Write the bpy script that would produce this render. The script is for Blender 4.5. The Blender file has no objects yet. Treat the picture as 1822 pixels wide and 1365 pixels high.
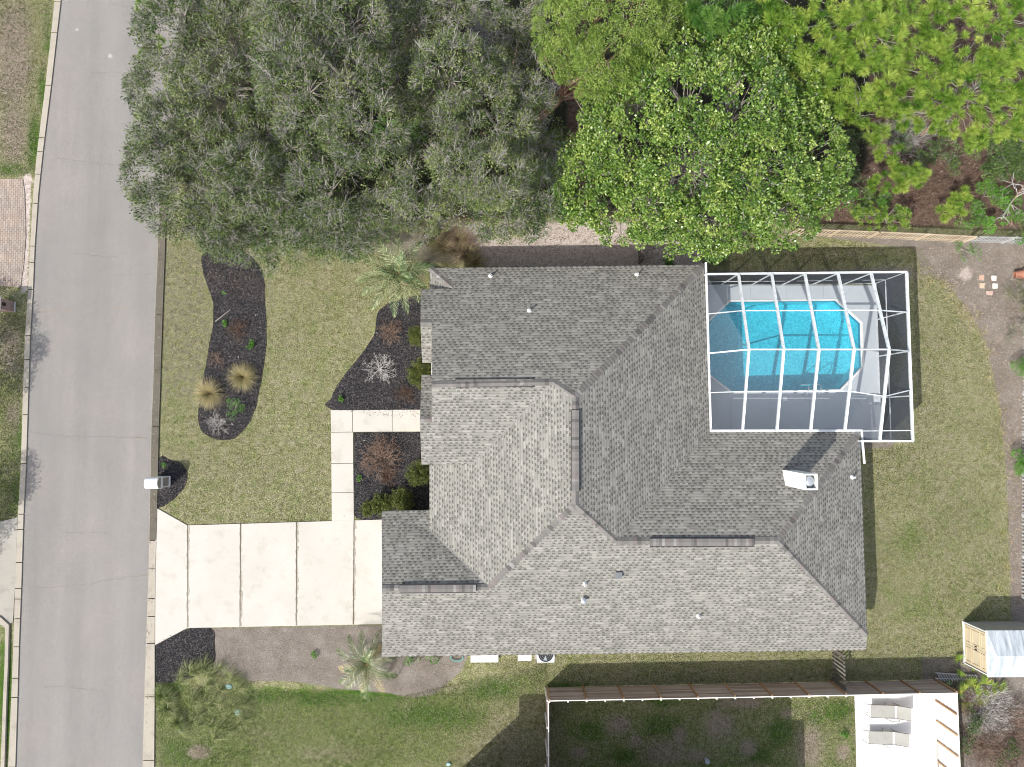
import bpy, math, random
import numpy as np
from mathutils import Vector, Matrix, geometry
R = math.radians
random.seed(7)
rng = np.random.default_rng(7)
SC = bpy.context.scene
COL = SC.collection

# ------------------------------------------------------------------ camera, sky, sun, exposure
F, CX, CY, CAMH = 1263.0, 911.0, 682.5, 38.0
NX, NY = 896.0, 746.5
def _camR():
    d = np.array([(NX-CX)/F, -(NY-CY)/F, -1.0]); d /= np.linalg.norm(d)
    t = np.array([0, 0, -1.0]); v = np.cross(d, t); c = d@t
    K = np.array([[0, -v[2], v[1]], [v[2], 0, -v[0]], [-v[1], v[0], 0]])
    return np.eye(3)+K+K@K/(1+c)
CR = _camR()
cam_d = bpy.data.cameras.new('camera'); cam = bpy.data.objects.new('camera', cam_d); COL.objects.link(cam)
cam_d.sensor_width = 36; cam_d.lens = 36*F/1822; cam_d.clip_end = 2000; cam_d.clip_start = 0.5
cam.matrix_world = Matrix([list(CR[0])+[0], list(CR[1])+[0], list(CR[2])+[CAMH], [0, 0, 0, 1]])
SC.camera = cam
SUN = Vector((0.735, 0.655, -1.0)).normalized()
sd = bpy.data.lights.new('sun', 'SUN'); sd.energy = 3.35; sd.angle = R(0.5); sd.color = (1.0, 0.965, 0.90)
so = bpy.data.objects.new('sun', sd); COL.objects.link(so); so.rotation_euler = SUN.to_track_quat('-Z', 'Y').to_euler()
so.location = (-20, -20, 30)
W = bpy.data.worlds.new('World'); SC.world = W; W.use_nodes = True
wn = W.node_tree.nodes; wl = W.node_tree.links
sky = wn.new('ShaderNodeTexSky'); sky.sky_type = 'NISHITA'; sky.sun_disc = False
sky.sun_elevation = math.asin(-SUN.z); sky.sun_rotation = math.atan2(-SUN.x, -SUN.y)
sky.dust_density = 2.5; sky.air_density = 1.0
hs = wn.new('ShaderNodeHueSaturation'); hs.inputs['Saturation'].default_value = .62
wl.new(sky.outputs[0], hs.inputs['Color']); wl.new(hs.outputs[0], wn['Background'].inputs[0]); wn['Background'].inputs[1].default_value = 0.15
SC.view_settings.view_transform = 'Standard'; SC.view_settings.look = 'None'
SC.view_settings.exposure = 0.66; SC.view_settings.gamma = 1
SC.render.engine = 'CYCLES'
SC.cycles.filter_width = 1.0
SC.cycles.max_bounces = 8; SC.cycles.transparent_max_bounces = 24; SC.cycles.diffuse_bounces = 3

def P(px, py, z=0.0):
    """pixel of the full photograph at height z -> world point (camera stands over the origin)"""
    d = CR@np.array([(px-CX)/F, -(py-CY)/F, -1.0]); t = (z-CAMH)/d[2]
    return (d[0]*t, d[1]*t, z)
def proj(A):
    q = (np.asarray(A, float)-[0, 0, CAMH])@CR
    return np.stack([CX+F*q[:, 0]/-q[:, 2], CY-F*q[:, 1]/-q[:, 2]], 1)
PXM = F/CAMH

# ------------------------------------------------------------------ object helpers
WLOC = {}
def wl_of(o): return WLOC.get(o.name, (0, 0, 0))
def tag(o, label=None, cat=None, group=None, kind=None):
    if label: o['label'] = label
    if cat: o['category'] = cat
    if group: o['group'] = group
    if kind: o['kind'] = kind
    return o
def thing(name, label, cat, loc, group=None):
    o = bpy.data.objects.new(name, None); COL.objects.link(o); o.empty_display_size = .2
    o.location = loc; WLOC[o.name] = tuple(loc)
    return tag(o, label, cat, group)
def mk(name, V, Fc, mat, parent=None, uv=None, tint=None, smooth=False, loc=None, fmat=None):
    V = np.asarray(V, float).reshape(-1, 3)
    if loc is None:
        if parent is not None: loc = wl_of(parent)
        else: loc = (V[:, 0].mean(), V[:, 1].mean(), V[:, 2].min())
    me = bpy.data.meshes.new(name)
    L = V-np.array(loc)
    if isinstance(Fc, np.ndarray):
        n, k = Fc.shape
        me.vertices.add(len(L)); me.vertices.foreach_set('co', L.ravel())
        me.loops.add(n*k); me.loops.foreach_set('vertex_index', Fc.ravel().astype(np.int32))
        me.polygons.add(n); me.polygons.foreach_set('loop_start', np.arange(0, n*k, k, dtype=np.int32))
        me.update(calc_edges=True)
    else:
        me.from_pydata([tuple(v) for v in L], [], [tuple(f) for f in Fc]); me.update()
    mats = mat if isinstance(mat, (list, tuple)) else [mat]
    for m in mats: me.materials.append(m)
    if fmat is not None: me.polygons.foreach_set('material_index', np.asarray(fmat, np.int32))
    if uv is not None:
        l = me.uv_layers.new(name='UVMap'); l.data.foreach_set('uv', np.asarray(uv, np.float32).ravel())
    if tint is not None:
        a = me.attributes.new('tint', 'FLOAT', 'FACE'); a.data.foreach_set('value', np.asarray(tint, np.float32))
    if smooth: me.polygons.foreach_set('use_smooth', np.ones(len(me.polygons), bool))
    o = bpy.data.objects.new(name, me); COL.objects.link(o)
    if parent is not None:
        o.parent = parent; WLOC[o.name] = wl_of(parent)
        if tuple(loc) != tuple(wl_of(parent)):
            o.location = np.array(loc)-np.array(wl_of(parent)); WLOC[o.name] = tuple(loc)
    else:
        o.location = loc; WLOC[o.name] = tuple(loc)
    return o
class MB:
    def __init__(s): s.v = []; s.f = []; s.t = []
    def add(s, V, Fc, t=0.5):
        b = len(s.v); s.v += [tuple(v) for v in V]; s.f += [tuple(b+i for i in f) for f in Fc]; s.t += [t]*len(Fc); return s
    def box(s, x0, x1, y0, y1, z0, z1, th=0, c=None, t=.5):
        V = [(x, y, z) for z in (z0, z1) for x, y in ((x0, y0), (x1, y0), (x1, y1), (x0, y1))]
        if th:
            if c is None: c = ((x0+x1)/2, (y0+y1)/2)
            V = [(c[0]+(x-c[0])*math.cos(th)-(y-c[1])*math.sin(th), c[1]+(x-c[0])*math.sin(th)+(y-c[1])*math.cos(th), z) for x, y, z in V]
        return s.add(V, [(3, 2, 1, 0), (4, 5, 6, 7), (0, 1, 5, 4), (1, 2, 6, 5), (2, 3, 7, 6), (3, 0, 4, 7)], t)
    def prism(s, pts, z0, z1, t=.5):
        n = len(pts); V = [(p[0], p[1], z0) for p in pts]+[(p[0], p[1], z1) for p in pts]
        a = sum(pts[i][0]*pts[(i+1) % n][1]-pts[(i+1) % n][0]*pts[i][1] for i in range(n))
        up = tuple(range(n, 2*n)); dn = tuple(reversed(range(n)))
        sd = [(i, (i+1) % n, n+(i+1) % n, n+i) for i in range(n)]
        if a < 0: up = up[::-1]; dn = dn[::-1]; sd = [q[::-1] for q in sd]
        return s.add(V, [up, dn]+sd, t)
    def beam(s, a, b, w, h, t=.5, up=(0, 0, 1)):
        a = Vector(a); b = Vector(b); d = (b-a).normalized(); u = Vector(up)
        if abs(d.dot(u)) > .98: u = Vector((1, 0, 0))
        x = d.cross(u).normalized()*w/2; y = x.cross(d).normalized()*h/2
        V = [p+i*x+j*y for p in (a, b) for i, j in ((-1, -1), (1, -1), (1, 1), (-1, 1))]
        return s.add(V, [(3, 2, 1, 0), (4, 5, 6, 7), (0, 1, 5, 4), (1, 2, 6, 5), (2, 3, 7, 6), (3, 0, 4, 7)], t)
    def tube(s, pts, r, n=6, t=.5, cap=True):
        pts = [Vector(p) for p in pts]
        rs = r if isinstance(r, (list, tuple)) else [r]*len(pts)
        b = len(s.v); pv = None
        for i, p in enumerate(pts):
            d = (pts[min(i+1, len(pts)-1)]-pts[max(i-1, 0)])
            d = d.normalized() if d.length > 1e-9 else Vector((0, 0, 1))
            u = Vector((0, 0, 1)) if abs(d.z) < .9 else Vector((1, 0, 0))
            if pv is not None: u = pv
            x = d.cross(u); x = x.normalized() if x.length > 1e-6 else Vector((1, 0, 0))
            y = x.cross(d).normalized(); pv = y
            for k in range(n):
                a = 2*math.pi*k/n; s.v.append(tuple(p+(x*math.cos(a)+y*math.sin(a))*rs[i]))
        m = 0
        for i in range(len(pts)-1):
            for k in range(n):
                s.f.append((b+i*n+k, b+i*n+(k+1) % n, b+(i+1)*n+(k+1) % n, b+(i+1)*n+k)); m += 1
        if cap:
            s.f.append(tuple(b+k for k in reversed(range(n)))); s.f.append(tuple(b+(len(pts)-1)*n+k for k in range(n))); m += 2
        s.t += [t]*m; return s
    def lathe(s, c, prof, n=20, t=.5):
        b = len(s.v)
        for r_, z in prof:
            for k in range(n):
                a = 2*math.pi*k/n; s.v.append((c[0]+r_*math.cos(a), c[1]+r_*math.sin(a), c[2]+z))
        m = 0
        for i in range(len(prof)-1):
            for k in range(n): s.f.append((b+i*n+k, b+i*n+(k+1) % n, b+(i+1)*n+(k+1) % n, b+(i+1)*n+k)); m += 1
        s.f.append(tuple(b+(len(prof)-1)*n+k for k in range(n))); m += 1
        s.t += [t]*m; return s
    def build(s, name, mat, parent=None, smooth=False, loc=None):
        return mk(name, s.v, s.f, mat, parent, tint=s.t, smooth=smooth, loc=loc)

# ------------------------------------------------------------------ materials
class N:
    """small node builder"""
    def __init__(s, name):
        s.m = bpy.data.materials.new(name); s.m.use_nodes = True; s.t = s.m.node_tree; s.n = s.t.nodes; s.l = s.t.links
        s.b = s.n['Principled BSDF']; s.b.inputs['Roughness'].default_value = .85
        s.b.inputs['Specular IOR Level'].default_value = .25
    def set(s, sock, v):
        if hasattr(v, 'is_output') or hasattr(v, 'links'): s.l.new(v, sock)
        else:
            try: sock.default_value = v
            except Exception: sock.default_value = (*v, 1) if len(v) == 3 else v
    def pos(s): return s.n.new('ShaderNodeNewGeometry').outputs['Position']
    def uv(s): return s.n.new('ShaderNodeTexCoord').outputs['UV']
    def attr(s, a, out='Fac'):
        x = s.n.new('ShaderNodeAttribute'); x.attribute_name = a; return x.outputs[out]
    def noise(s, scale, vec=None, detail=3, rough=.6, dist=0):
        x = s.n.new('ShaderNodeTexNoise'); s.set(x.inputs['Vector'], vec if vec is not None else s.pos())
        x.inputs['Scale'].default_value = scale; x.inputs['Detail'].default_value = detail
        x.inputs['Roughness'].default_value = rough; x.inputs['Distortion'].default_value = dist
        return x.outputs['Fac']
    def vor(s, scale, vec=None, feature='F1', out='Distance'):
        x = s.n.new('ShaderNodeTexVoronoi'); x.feature = feature; s.set(x.inputs['Vector'], vec if vec is not None else s.pos())
        x.inputs['Scale'].default_value = scale; return x.outputs[out]
    def math(s, op, a, b=0.0, c=0.0, clamp=False):
        x = s.n.new('ShaderNodeMath'); x.operation = op; x.use_clamp = clamp
        s.set(x.inputs[0], a); s.set(x.inputs[1], b); s.set(x.inputs[2], c); return x.outputs[0]
    def ramp(s, f, stops):
        x = s.n.new('ShaderNodeValToRGB'); s.set(x.inputs[0], f); e = x.color_ramp.elements
        while len(e) < len(stops): e.new(.5)
        for i, (p, c) in enumerate(stops): e[i].position = p; e[i].color = (*c, 1) if len(c) == 3 else c
        return x.outputs[0]
    def mix(s, f, a, b, mode='MIX'):
        x = s.n.new('ShaderNodeMix'); x.data_type = 'RGBA'; x.blend_type = mode; x.clamp_factor = True
        s.set(x.inputs[0], f)
        for i, v in ((6, a), (7, b)):
            if hasattr(v, 'links'): s.l.new(v, x.inputs[i])
            else: x.inputs[i].default_value = (*v, 1)
        return x.outputs[2]
    def val(s, c, f):
        x = s.n.new('ShaderNodeVectorMath'); x.operation = 'SCALE'
        s.set(x.inputs[0], c); s.set(x.inputs['Scale'], f); return x.outputs[0]
    def sep(s, v):
        x = s.n.new('ShaderNodeSeparateXYZ'); s.l.new(v, x.inputs[0]); return x.outputs
    def comb(s, x_, y_, z_=0.0):
        x = s.n.new('ShaderNodeCombineXYZ'); s.set(x.inputs[0], x_); s.set(x.inputs[1], y_); s.set(x.inputs[2], z_); return x.outputs[0]
    def white(s, v, out='Value'):
        x = s.n.new('ShaderNodeTexWhiteNoise'); x.noise_dimensions = '3D'; s.l.new(v, x.inputs['Vector']); return x.outputs[out]
    def bump(s, h, st, dist=.02):
        x = s.n.new('ShaderNodeBump'); s.l.new(h, x.inputs['Height']); x.inputs['Strength'].default_value = st
        x.inputs['Distance'].default_value = dist; s.l.new(x.outputs[0], s.b.inputs['Normal'])
    def col(s, c): s.set(s.b.inputs['Base Color'], c)
    def done(s, rough=None, spec=None, metal=None):
        if rough is not None: s.set(s.b.inputs['Roughness'], rough)
        if spec is not None: s.b.inputs['Specular IOR Level'].default_value = spec
        if metal is not None: s.b.inputs['Metallic'].default_value = metal
        return s.m
def simple(name, c, var=.15, scale=12, rough=.7, spec=.3, metal=0, bump=.15, dirt=.25, dscale=1.7):
    s = N(name); n1 = s.noise(scale, detail=4); n2 = s.noise(dscale, detail=3)
    k = s.math('ADD', s.math('MULTIPLY', s.math('SUBTRACT', n1, .5), var*2), 1.0)
    d = s.math('SUBTRACT', 1.0, s.math('MULTIPLY', s.math('SUBTRACT', n2, .45, clamp=True), dirt*2.5))
    s.col(s.val(s.ramp(.5, [(0, c), (1, c)]), s.math('MULTIPLY', k, d)))
    s.bump(n1, bump, .01); return s.done(rough, spec, metal)
def leafmat(name, c0, c1, c2, rough=.5, spec=.4, trans=.25):
    s = N(name); t = s.attr('tint'); n = s.noise(1.1, detail=2)
    f = s.math('ADD', t, s.math('MULTIPLY', s.math('SUBTRACT', n, .5), .45))
    c = s.ramp(f, [(0.08, c0), (.5, c1), (.95, c2)]); s.col(c); s.done(rough, spec)
    tr = s.n.new('ShaderNodeBsdfTranslucent'); s.l.new(s.val(c, 1.1), tr.inputs[0])
    mx = s.n.new('ShaderNodeMixShader'); mx.inputs[0].default_value = trans
    s.l.new(s.b.outputs[0], mx.inputs[1]); s.l.new(tr.outputs[0], mx.inputs[2])
    s.l.new(mx.outputs[0], s.n['Material Output'].inputs[0]); return s.m

M = {}
# shingles -------------------------------------------------------
def shingle(name, bright=1.0):
    s = N(name); u, v, _ = s.sep(s.uv())
    row = s.math('FLOOR', s.math('DIVIDE', v, .142)); fv = s.math('FRACT', s.math('DIVIDE', v, .142))
    ro = s.math('ADD', s.math('MULTIPLY', row, 1.37), s.math('MULTIPLY', s.white(s.comb(row, 3.1, 7.7)), .9))
    uu = s.math('ADD', s.math('DIVIDE', u, .135), ro)
    w = s.white(s.comb(s.math('FLOOR', uu), row, 1.0)); w2 = s.white(s.comb(s.math('FLOOR', s.math('MULTIPLY', uu, .37)), row, 5.0))
    alt = s.math('MODULO', s.math('ABSOLUTE', s.math('FLOOR', uu)), 2.0)
    hi = s.math('GREATER_THAN', s.math('ADD', s.math('MULTIPLY', alt, .66), s.math('MULTIPLY', w, .66)), .50)
    base = s.ramp(w2, [(0, (.168, .163, .147)), (.35, (.208, .202, .182)), (.75, (.226, .219, .197)), (1, (.26, .252, .228))])
    big = s.noise(.55, detail=3); c = s.val(base, s.math('ADD', .90, s.math('MULTIPLY', big, .20)))
    fine = s.noise(90, detail=2); c = s.val(c, s.math('ADD', .8, s.math('MULTIPLY', fine, .4)))
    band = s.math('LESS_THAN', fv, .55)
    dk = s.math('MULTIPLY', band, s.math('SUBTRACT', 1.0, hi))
    c = s.val(c, s.math('MULTIPLY', s.math('SUBTRACT', 1.0, s.math('MULTIPLY', dk, .42)), s.math('SUBTRACT', 1.0, s.math('MULTIPLY', s.math('LESS_THAN', fv, .22), .26))))  # dark tab bands and course line: printed granules doubling as painted tab shadows
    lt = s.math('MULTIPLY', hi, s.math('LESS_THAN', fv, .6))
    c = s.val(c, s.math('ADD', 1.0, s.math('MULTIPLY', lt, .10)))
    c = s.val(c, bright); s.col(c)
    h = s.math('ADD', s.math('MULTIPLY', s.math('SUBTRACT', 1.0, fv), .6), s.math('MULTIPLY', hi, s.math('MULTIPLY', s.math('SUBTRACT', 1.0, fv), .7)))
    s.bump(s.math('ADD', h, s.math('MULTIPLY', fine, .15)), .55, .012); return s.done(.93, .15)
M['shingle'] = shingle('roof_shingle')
def capmat():
    s = N('ridge_shingle'); t = s.attr('tint'); f = s.noise(80, detail=2)
    c = s.ramp(t, [(0, (.085, .08, .076)), (.3, (.145, .138, .13)), (.6, (.175, .168, .158)), (.85, (.165, .14, .132)), (1, (.25, .245, .232))])
    s.col(s.val(c, s.math('ADD', .82, s.math('MULTIPLY', f, .36)))); s.bump(f, .3, .01); return s.done(.93, .15)
M['cap'] = capmat()
M['white'] = simple('white_paint', (.78, .78, .76), .04, 8, .45, .4, dirt=.12)
M['gutter'] = simple('white_gutter', (.8, .8, .8), .04, 8, .4, .4, dirt=.15, dscale=4)
M['alu'] = simple('white_aluminium', (.62, .65, .67), .10, 14, .35, .5, bump=.03, dirt=.4, dscale=5)
M['stucco'] = simple('stucco', (.62, .57, .48), .1, 40, .9, .2, bump=.5)
M['dark'] = simple('dark_plastic', (.02, .02, .022), .1, 20, .5, .4)
M['glass'] = simple('window_glass', (.03, .04, .05), .02, 3, .08, .8, bump=0, dirt=0)
M['galv'] = simple('grey_metal', (.42, .45, .48), .1, 20, .4, .5, metal=.4, bump=.05)
M['concrete_white'] = simple('pale_concrete', (.68, .67, .65), .06, 30, .85, .2, dirt=.05)
M['terracotta'] = simple('terracotta', (.33, .15, .10), .15, 20, .85, .2)
M['plastic_white'] = simple('white_plastic', (.8, .8, .79), .03, 10, .35, .5, dirt=.05)
M['tan'] = simple('tan_panel', (.30, .27, .24), .08, 20, .6, .3)
M['brick'] = None
M['sling'] = simple('sling_fabric', (.33, .325, .295), .1, 90, .8, .2, bump=.3)
M['frame'] = simple('bronze_tube', (.12, .11, .10), .08, 20, .4, .5, metal=.3)
M['blue'] = simple('blue_plastic', (.03, .10, .45), .05, 10, .4, .4)
M['hose'] = simple('teal_hose', (.16, .33, .30), .05, 10, .5, .4)
M['teal'] = simple('pale_teal_stone', (.30, .45, .44), .15, 10, .6, .3)
def wood(name, c0, c1, c2, sx=2, sy=30, rough=.85):
    s = N(name); t = s.attr('tint'); p = s.pos(); x, y, z = s.sep(p)
    g = s.noise(6, s.comb(s.math('MULTIPLY', x, sx*.15), s.math('MULTIPLY', y, 1.3), s.math('MULTIPLY', z, 3.2)), detail=5)
    f = s.math('ADD', s.math('MULTIPLY', t, .5), s.math('MULTIPLY', g, .55))
    b = s.noise(.8, detail=3)
    c = s.ramp(f, [(.1, c0), (.5, c1), (.9, c2)]); c = s.val(c, s.math('ADD', .75, s.math('MULTIPLY', b, .5)))
    s.col(c); s.bump(g, .3, .01); return s.done(rough, .15)
M['fence'] = wood('weathered_board', (.20, .145, .115), (.33, .265, .23), (.46, .40, .36))
M['fence_warm'] = wood('warm_timber', (.22, .12, .06), (.36, .22, .12), (.50, .36, .23))
M['picket_tan'] = wood('tan_picket', (.40, .30, .2), (.55, .44, .31), (.66, .57, .44))
M['picket_grey'] = wood('grey_picket', (.26, .26, .26), (.40, .40, .40), (.55, .55, .54))
M['fence_dark'] = wood('dark_shade_picket', (.07, .06, .055), (.13, .115, .10), (.26, .24, .22))  # dark wood; paints in the shade over the pickets beside the magnolia
M['pale_wood'] = wood('pale_lit_board', (.55, .50, .46), (.68, .64, .60), (.80, .78, .76))  # pale wood; on the right board run it paints in the sunlit face
M['shed_tan'] = simple('cream_vinyl', (.56, .48, .34), .05, 10, .5, .35, dirt=.15)
M['shed_grey'] = simple('taupe_vinyl', (.36, .34, .30), .05, 10, .6, .3)
def shedroof():
    s = N('shed_roof_panel'); x, y, z = s.sep(s.pos())
    w = s.noise(2.2, s.comb(s.math('MULTIPLY', x, 2.2), s.math('MULTIPLY', y, .35)), detail=3)
    s.col(s.ramp(w, [(.35, (.30, .34, .37)), (.55, (.46, .50, .53)), (.75, (.62, .64, .66))])); return s.done(.5, .4)
M['shed_roof'] = shedroof()
def brickmat():
    s = N('red_brick'); b = s.n.new('ShaderNodeTexBrick'); x, y, z = s.sep(s.pos())
    s.l.new(s.comb(s.math('ADD', x, y), z), b.inputs['Vector']); b.inputs['Scale'].default_value = 1
    b.inputs['Brick Width'].default_value = .2; b.inputs['Row Height'].default_value = .075; b.inputs['Mortar Size'].default_value = .008
    b.inputs['Color1'].default_value = (.22, .10, .08, 1); b.inputs['Color2'].default_value = (.32, .2, .18, 1); b.inputs['Mortar'].default_value = (.5, .47, .43, 1)
    s.col(b.outputs[0]); return s.done(.9, .2)
M['brick'] = brickmat()
def paver():
    s = N('paver_brick'); b = s.n.new('ShaderNodeTexBrick'); x, y, z = s.sep(s.pos())
    nz = s.noise(3); 
    s.l.new(s.comb(y, x), b.inputs['Vector']); b.inputs['Scale'].default_value = 1; b.offset = .5
    b.inputs['Brick Width'].default_value = .24; b.inputs['Row Height'].default_value = .12; b.inputs['Mortar Size'].default_value = .009
    b.inputs['Color1'].default_value = (.25, .205, .175, 1); b.inputs['Color2'].default_value = (.32, .275, .24, 1); b.inputs['Mortar'].default_value = (.13, .10, .085, 1)
    e = s.ramp(s.noise(.9, detail=4), [(.45, (1, 1, 1)), (.75, (1.35, 1.25, 1.15))])
    c = s.mix(1.0, b.outputs[0], e, 'MULTIPLY'); s.col(s.val(c, s.math('ADD', .8, s.math('MULTIPLY', s.noise(40), .4)))); return s.done(.9, .2)
M['paver'] = paver()
def asphalt():
    s = N('asphalt'); f = s.noise(34, detail=3, rough=.75); g = s.vor(38); sp = s.noise(16, detail=2)
    x, y, z = s.sep(s.pos())
    st = s.noise(.55, s.comb(s.math('MULTIPLY', x, 1.6), s.math('MULTIPLY', y, .12)), detail=3)
    b = s.noise(.35, detail=4)
    c = s.ramp(f, [(.3, (.14, .134, .126)), (.5, (.222, .210, .197)), (.62, (.252, .240, .225)), (.75, (.36, .345, .325))])
    c = s.val(c, s.math('ADD', .68, s.math('ADD', s.math('MULTIPLY', st, .40), s.math('MULTIPLY', b, .26))))
    c = s.mix(s.math('MULTIPLY', s.ramp(b, [(.5, (0, 0, 0)), (.62, (1, 1, 1))]), .35), c, s.mix(1.0, c, (1.06, .98, .96), 'MULTIPLY'))
    s.col(c); s.bump(f, .4, .01); return s.done(.9, .25)
M['asphalt'] = asphalt()
def concrete(name, c, stain=(.30, .27, .22), st=.35):
    s = N(name); f = s.noise(45, detail=3, rough=.7); b = s.noise(1.3, detail=5, rough=.65); d = s.noise(.45, detail=4)
    cc = s.ramp(f, [(.3, tuple(k*.86 for k in c)), (.5, c), (.7, tuple(min(1, k*1.08) for k in c))])
    cc = s.mix(s.math('MULTIPLY', s.math('SUBTRACT', b, .52, clamp=True), st*8, clamp=True), cc, s.mix(.5, cc, stain))
    cc = s.val(cc, s.math('ADD', .86, s.math('MULTIPLY', d, .28)))
    s.col(cc); s.bump(f, .25, .008); return s.done(.9, .2)
M['drive'] = concrete('driveway_concrete', (.47, .445, .40), (.32, .285, .235), .5)
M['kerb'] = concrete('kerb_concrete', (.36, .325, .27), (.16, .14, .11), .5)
M['kerb_dark'] = concrete('kerb_concrete_dark', (.12, .108, .085), (.055, .048, .038), .6)  # darker brown concrete for the right kerb above the driveway
M['olddrive'] = concrete('old_concrete', (.33, .31, .27), (.16, .14, .12), .5)
M['joint'] = simple('joint_dirt', (.13, .115, .09), .3, 20, .95, .1)
M['lip'] = simple('gutter_lip', (.26, .24, .21), .3, 20)
M['joint_dark'] = simple('bed_trench', (.045, .038, .032), .3, 20, .95, .1)
M['deck'] = concrete('deck_coating', (.47, .515, .55), (.40, .43, .46), .2)
M['coping'] = simple('pool_coping', (.8, .79, .76), .05, 12, .6, .3)
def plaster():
    s = N('pebble_ripple_plaster'); v = s.vor(16, out='Color'); n = s.noise(14, detail=3, rough=.8, dist=.9)
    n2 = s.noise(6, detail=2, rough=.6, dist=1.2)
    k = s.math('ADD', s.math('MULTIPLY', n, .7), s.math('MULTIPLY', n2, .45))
    s.col(s.ramp(k, [(.40, (.30, .48, .54)), (.56, (.55, .74, .78)), (.70, (1, 1, 1))])); return s.done(.8, .2)  # pebble mottling that also paints the water's ripple light into the colour
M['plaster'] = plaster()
def water():
    s = N('pool_water'); n = s.noise(5, detail=3, dist=.4)
    bp = s.n.new('ShaderNodeBump'); bp.inputs['Strength'].default_value = .25; bp.inputs['Distance'].default_value = .04; s.l.new(n, bp.inputs['Height'])
    tr = s.n.new('ShaderNodeBsdfTransparent'); tr.inputs[0].default_value = (.22, .75, .85, 1)
    gl = s.n.new('ShaderNodeBsdfGlossy'); gl.inputs['Roughness'].default_value = .04; s.l.new(bp.outputs[0], gl.inputs['Normal'])
    fr = s.n.new('ShaderNodeFresnel'); fr.inputs[0].default_value = 1.33; s.l.new(bp.outputs[0], fr.inputs['Normal'])
    mx = s.n.new('ShaderNodeMixShader'); s.l.new(fr.outputs[0], mx.inputs[0]); s.l.new(tr.outputs[0], mx.inputs[1]); s.l.new(gl.outputs[0], mx.inputs[2])
    s.l.new(mx.outputs[0], s.n['Material Output'].inputs[0]); return s.m
M['water'] = water()
def screen(name, fac, c, gloss=0):
    s = N(name); s.col(c); s.done(1.0, 0.0); n = s.noise(60, detail=2)
    surf = s.b.outputs[0]
    if gloss:
        gl = s.n.new('ShaderNodeBsdfGlossy'); gl.inputs['Color'].default_value = (.55, .58, .62, 1); gl.inputs['Roughness'].default_value = .46
        gm = s.n.new('ShaderNodeMixShader'); gm.inputs[0].default_value = gloss; s.l.new(surf, gm.inputs[1]); s.l.new(gl.outputs[0], gm.inputs[2]); surf = gm.outputs[0]
    tr = s.n.new('ShaderNodeBsdfTransparent'); mx = s.n.new('ShaderNodeMixShader')
    f = s.math('ADD', fac-.06, s.math('MULTIPLY', n, .12), clamp=True); s.l.new(f, mx.inputs[0])
    s.l.new(tr.outputs[0], mx.inputs[1]); s.l.new(surf, mx.inputs[2]); s.l.new(mx.outputs[0], s.n['Material Output'].inputs[0]); return s.m
M['screen_roof'] = screen('roof_screen_mesh', .21, (.13, .14, .15), .62)
M['screen_wall'] = screen('wall_screen_mesh', .82, (.022, .022, .023))
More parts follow.
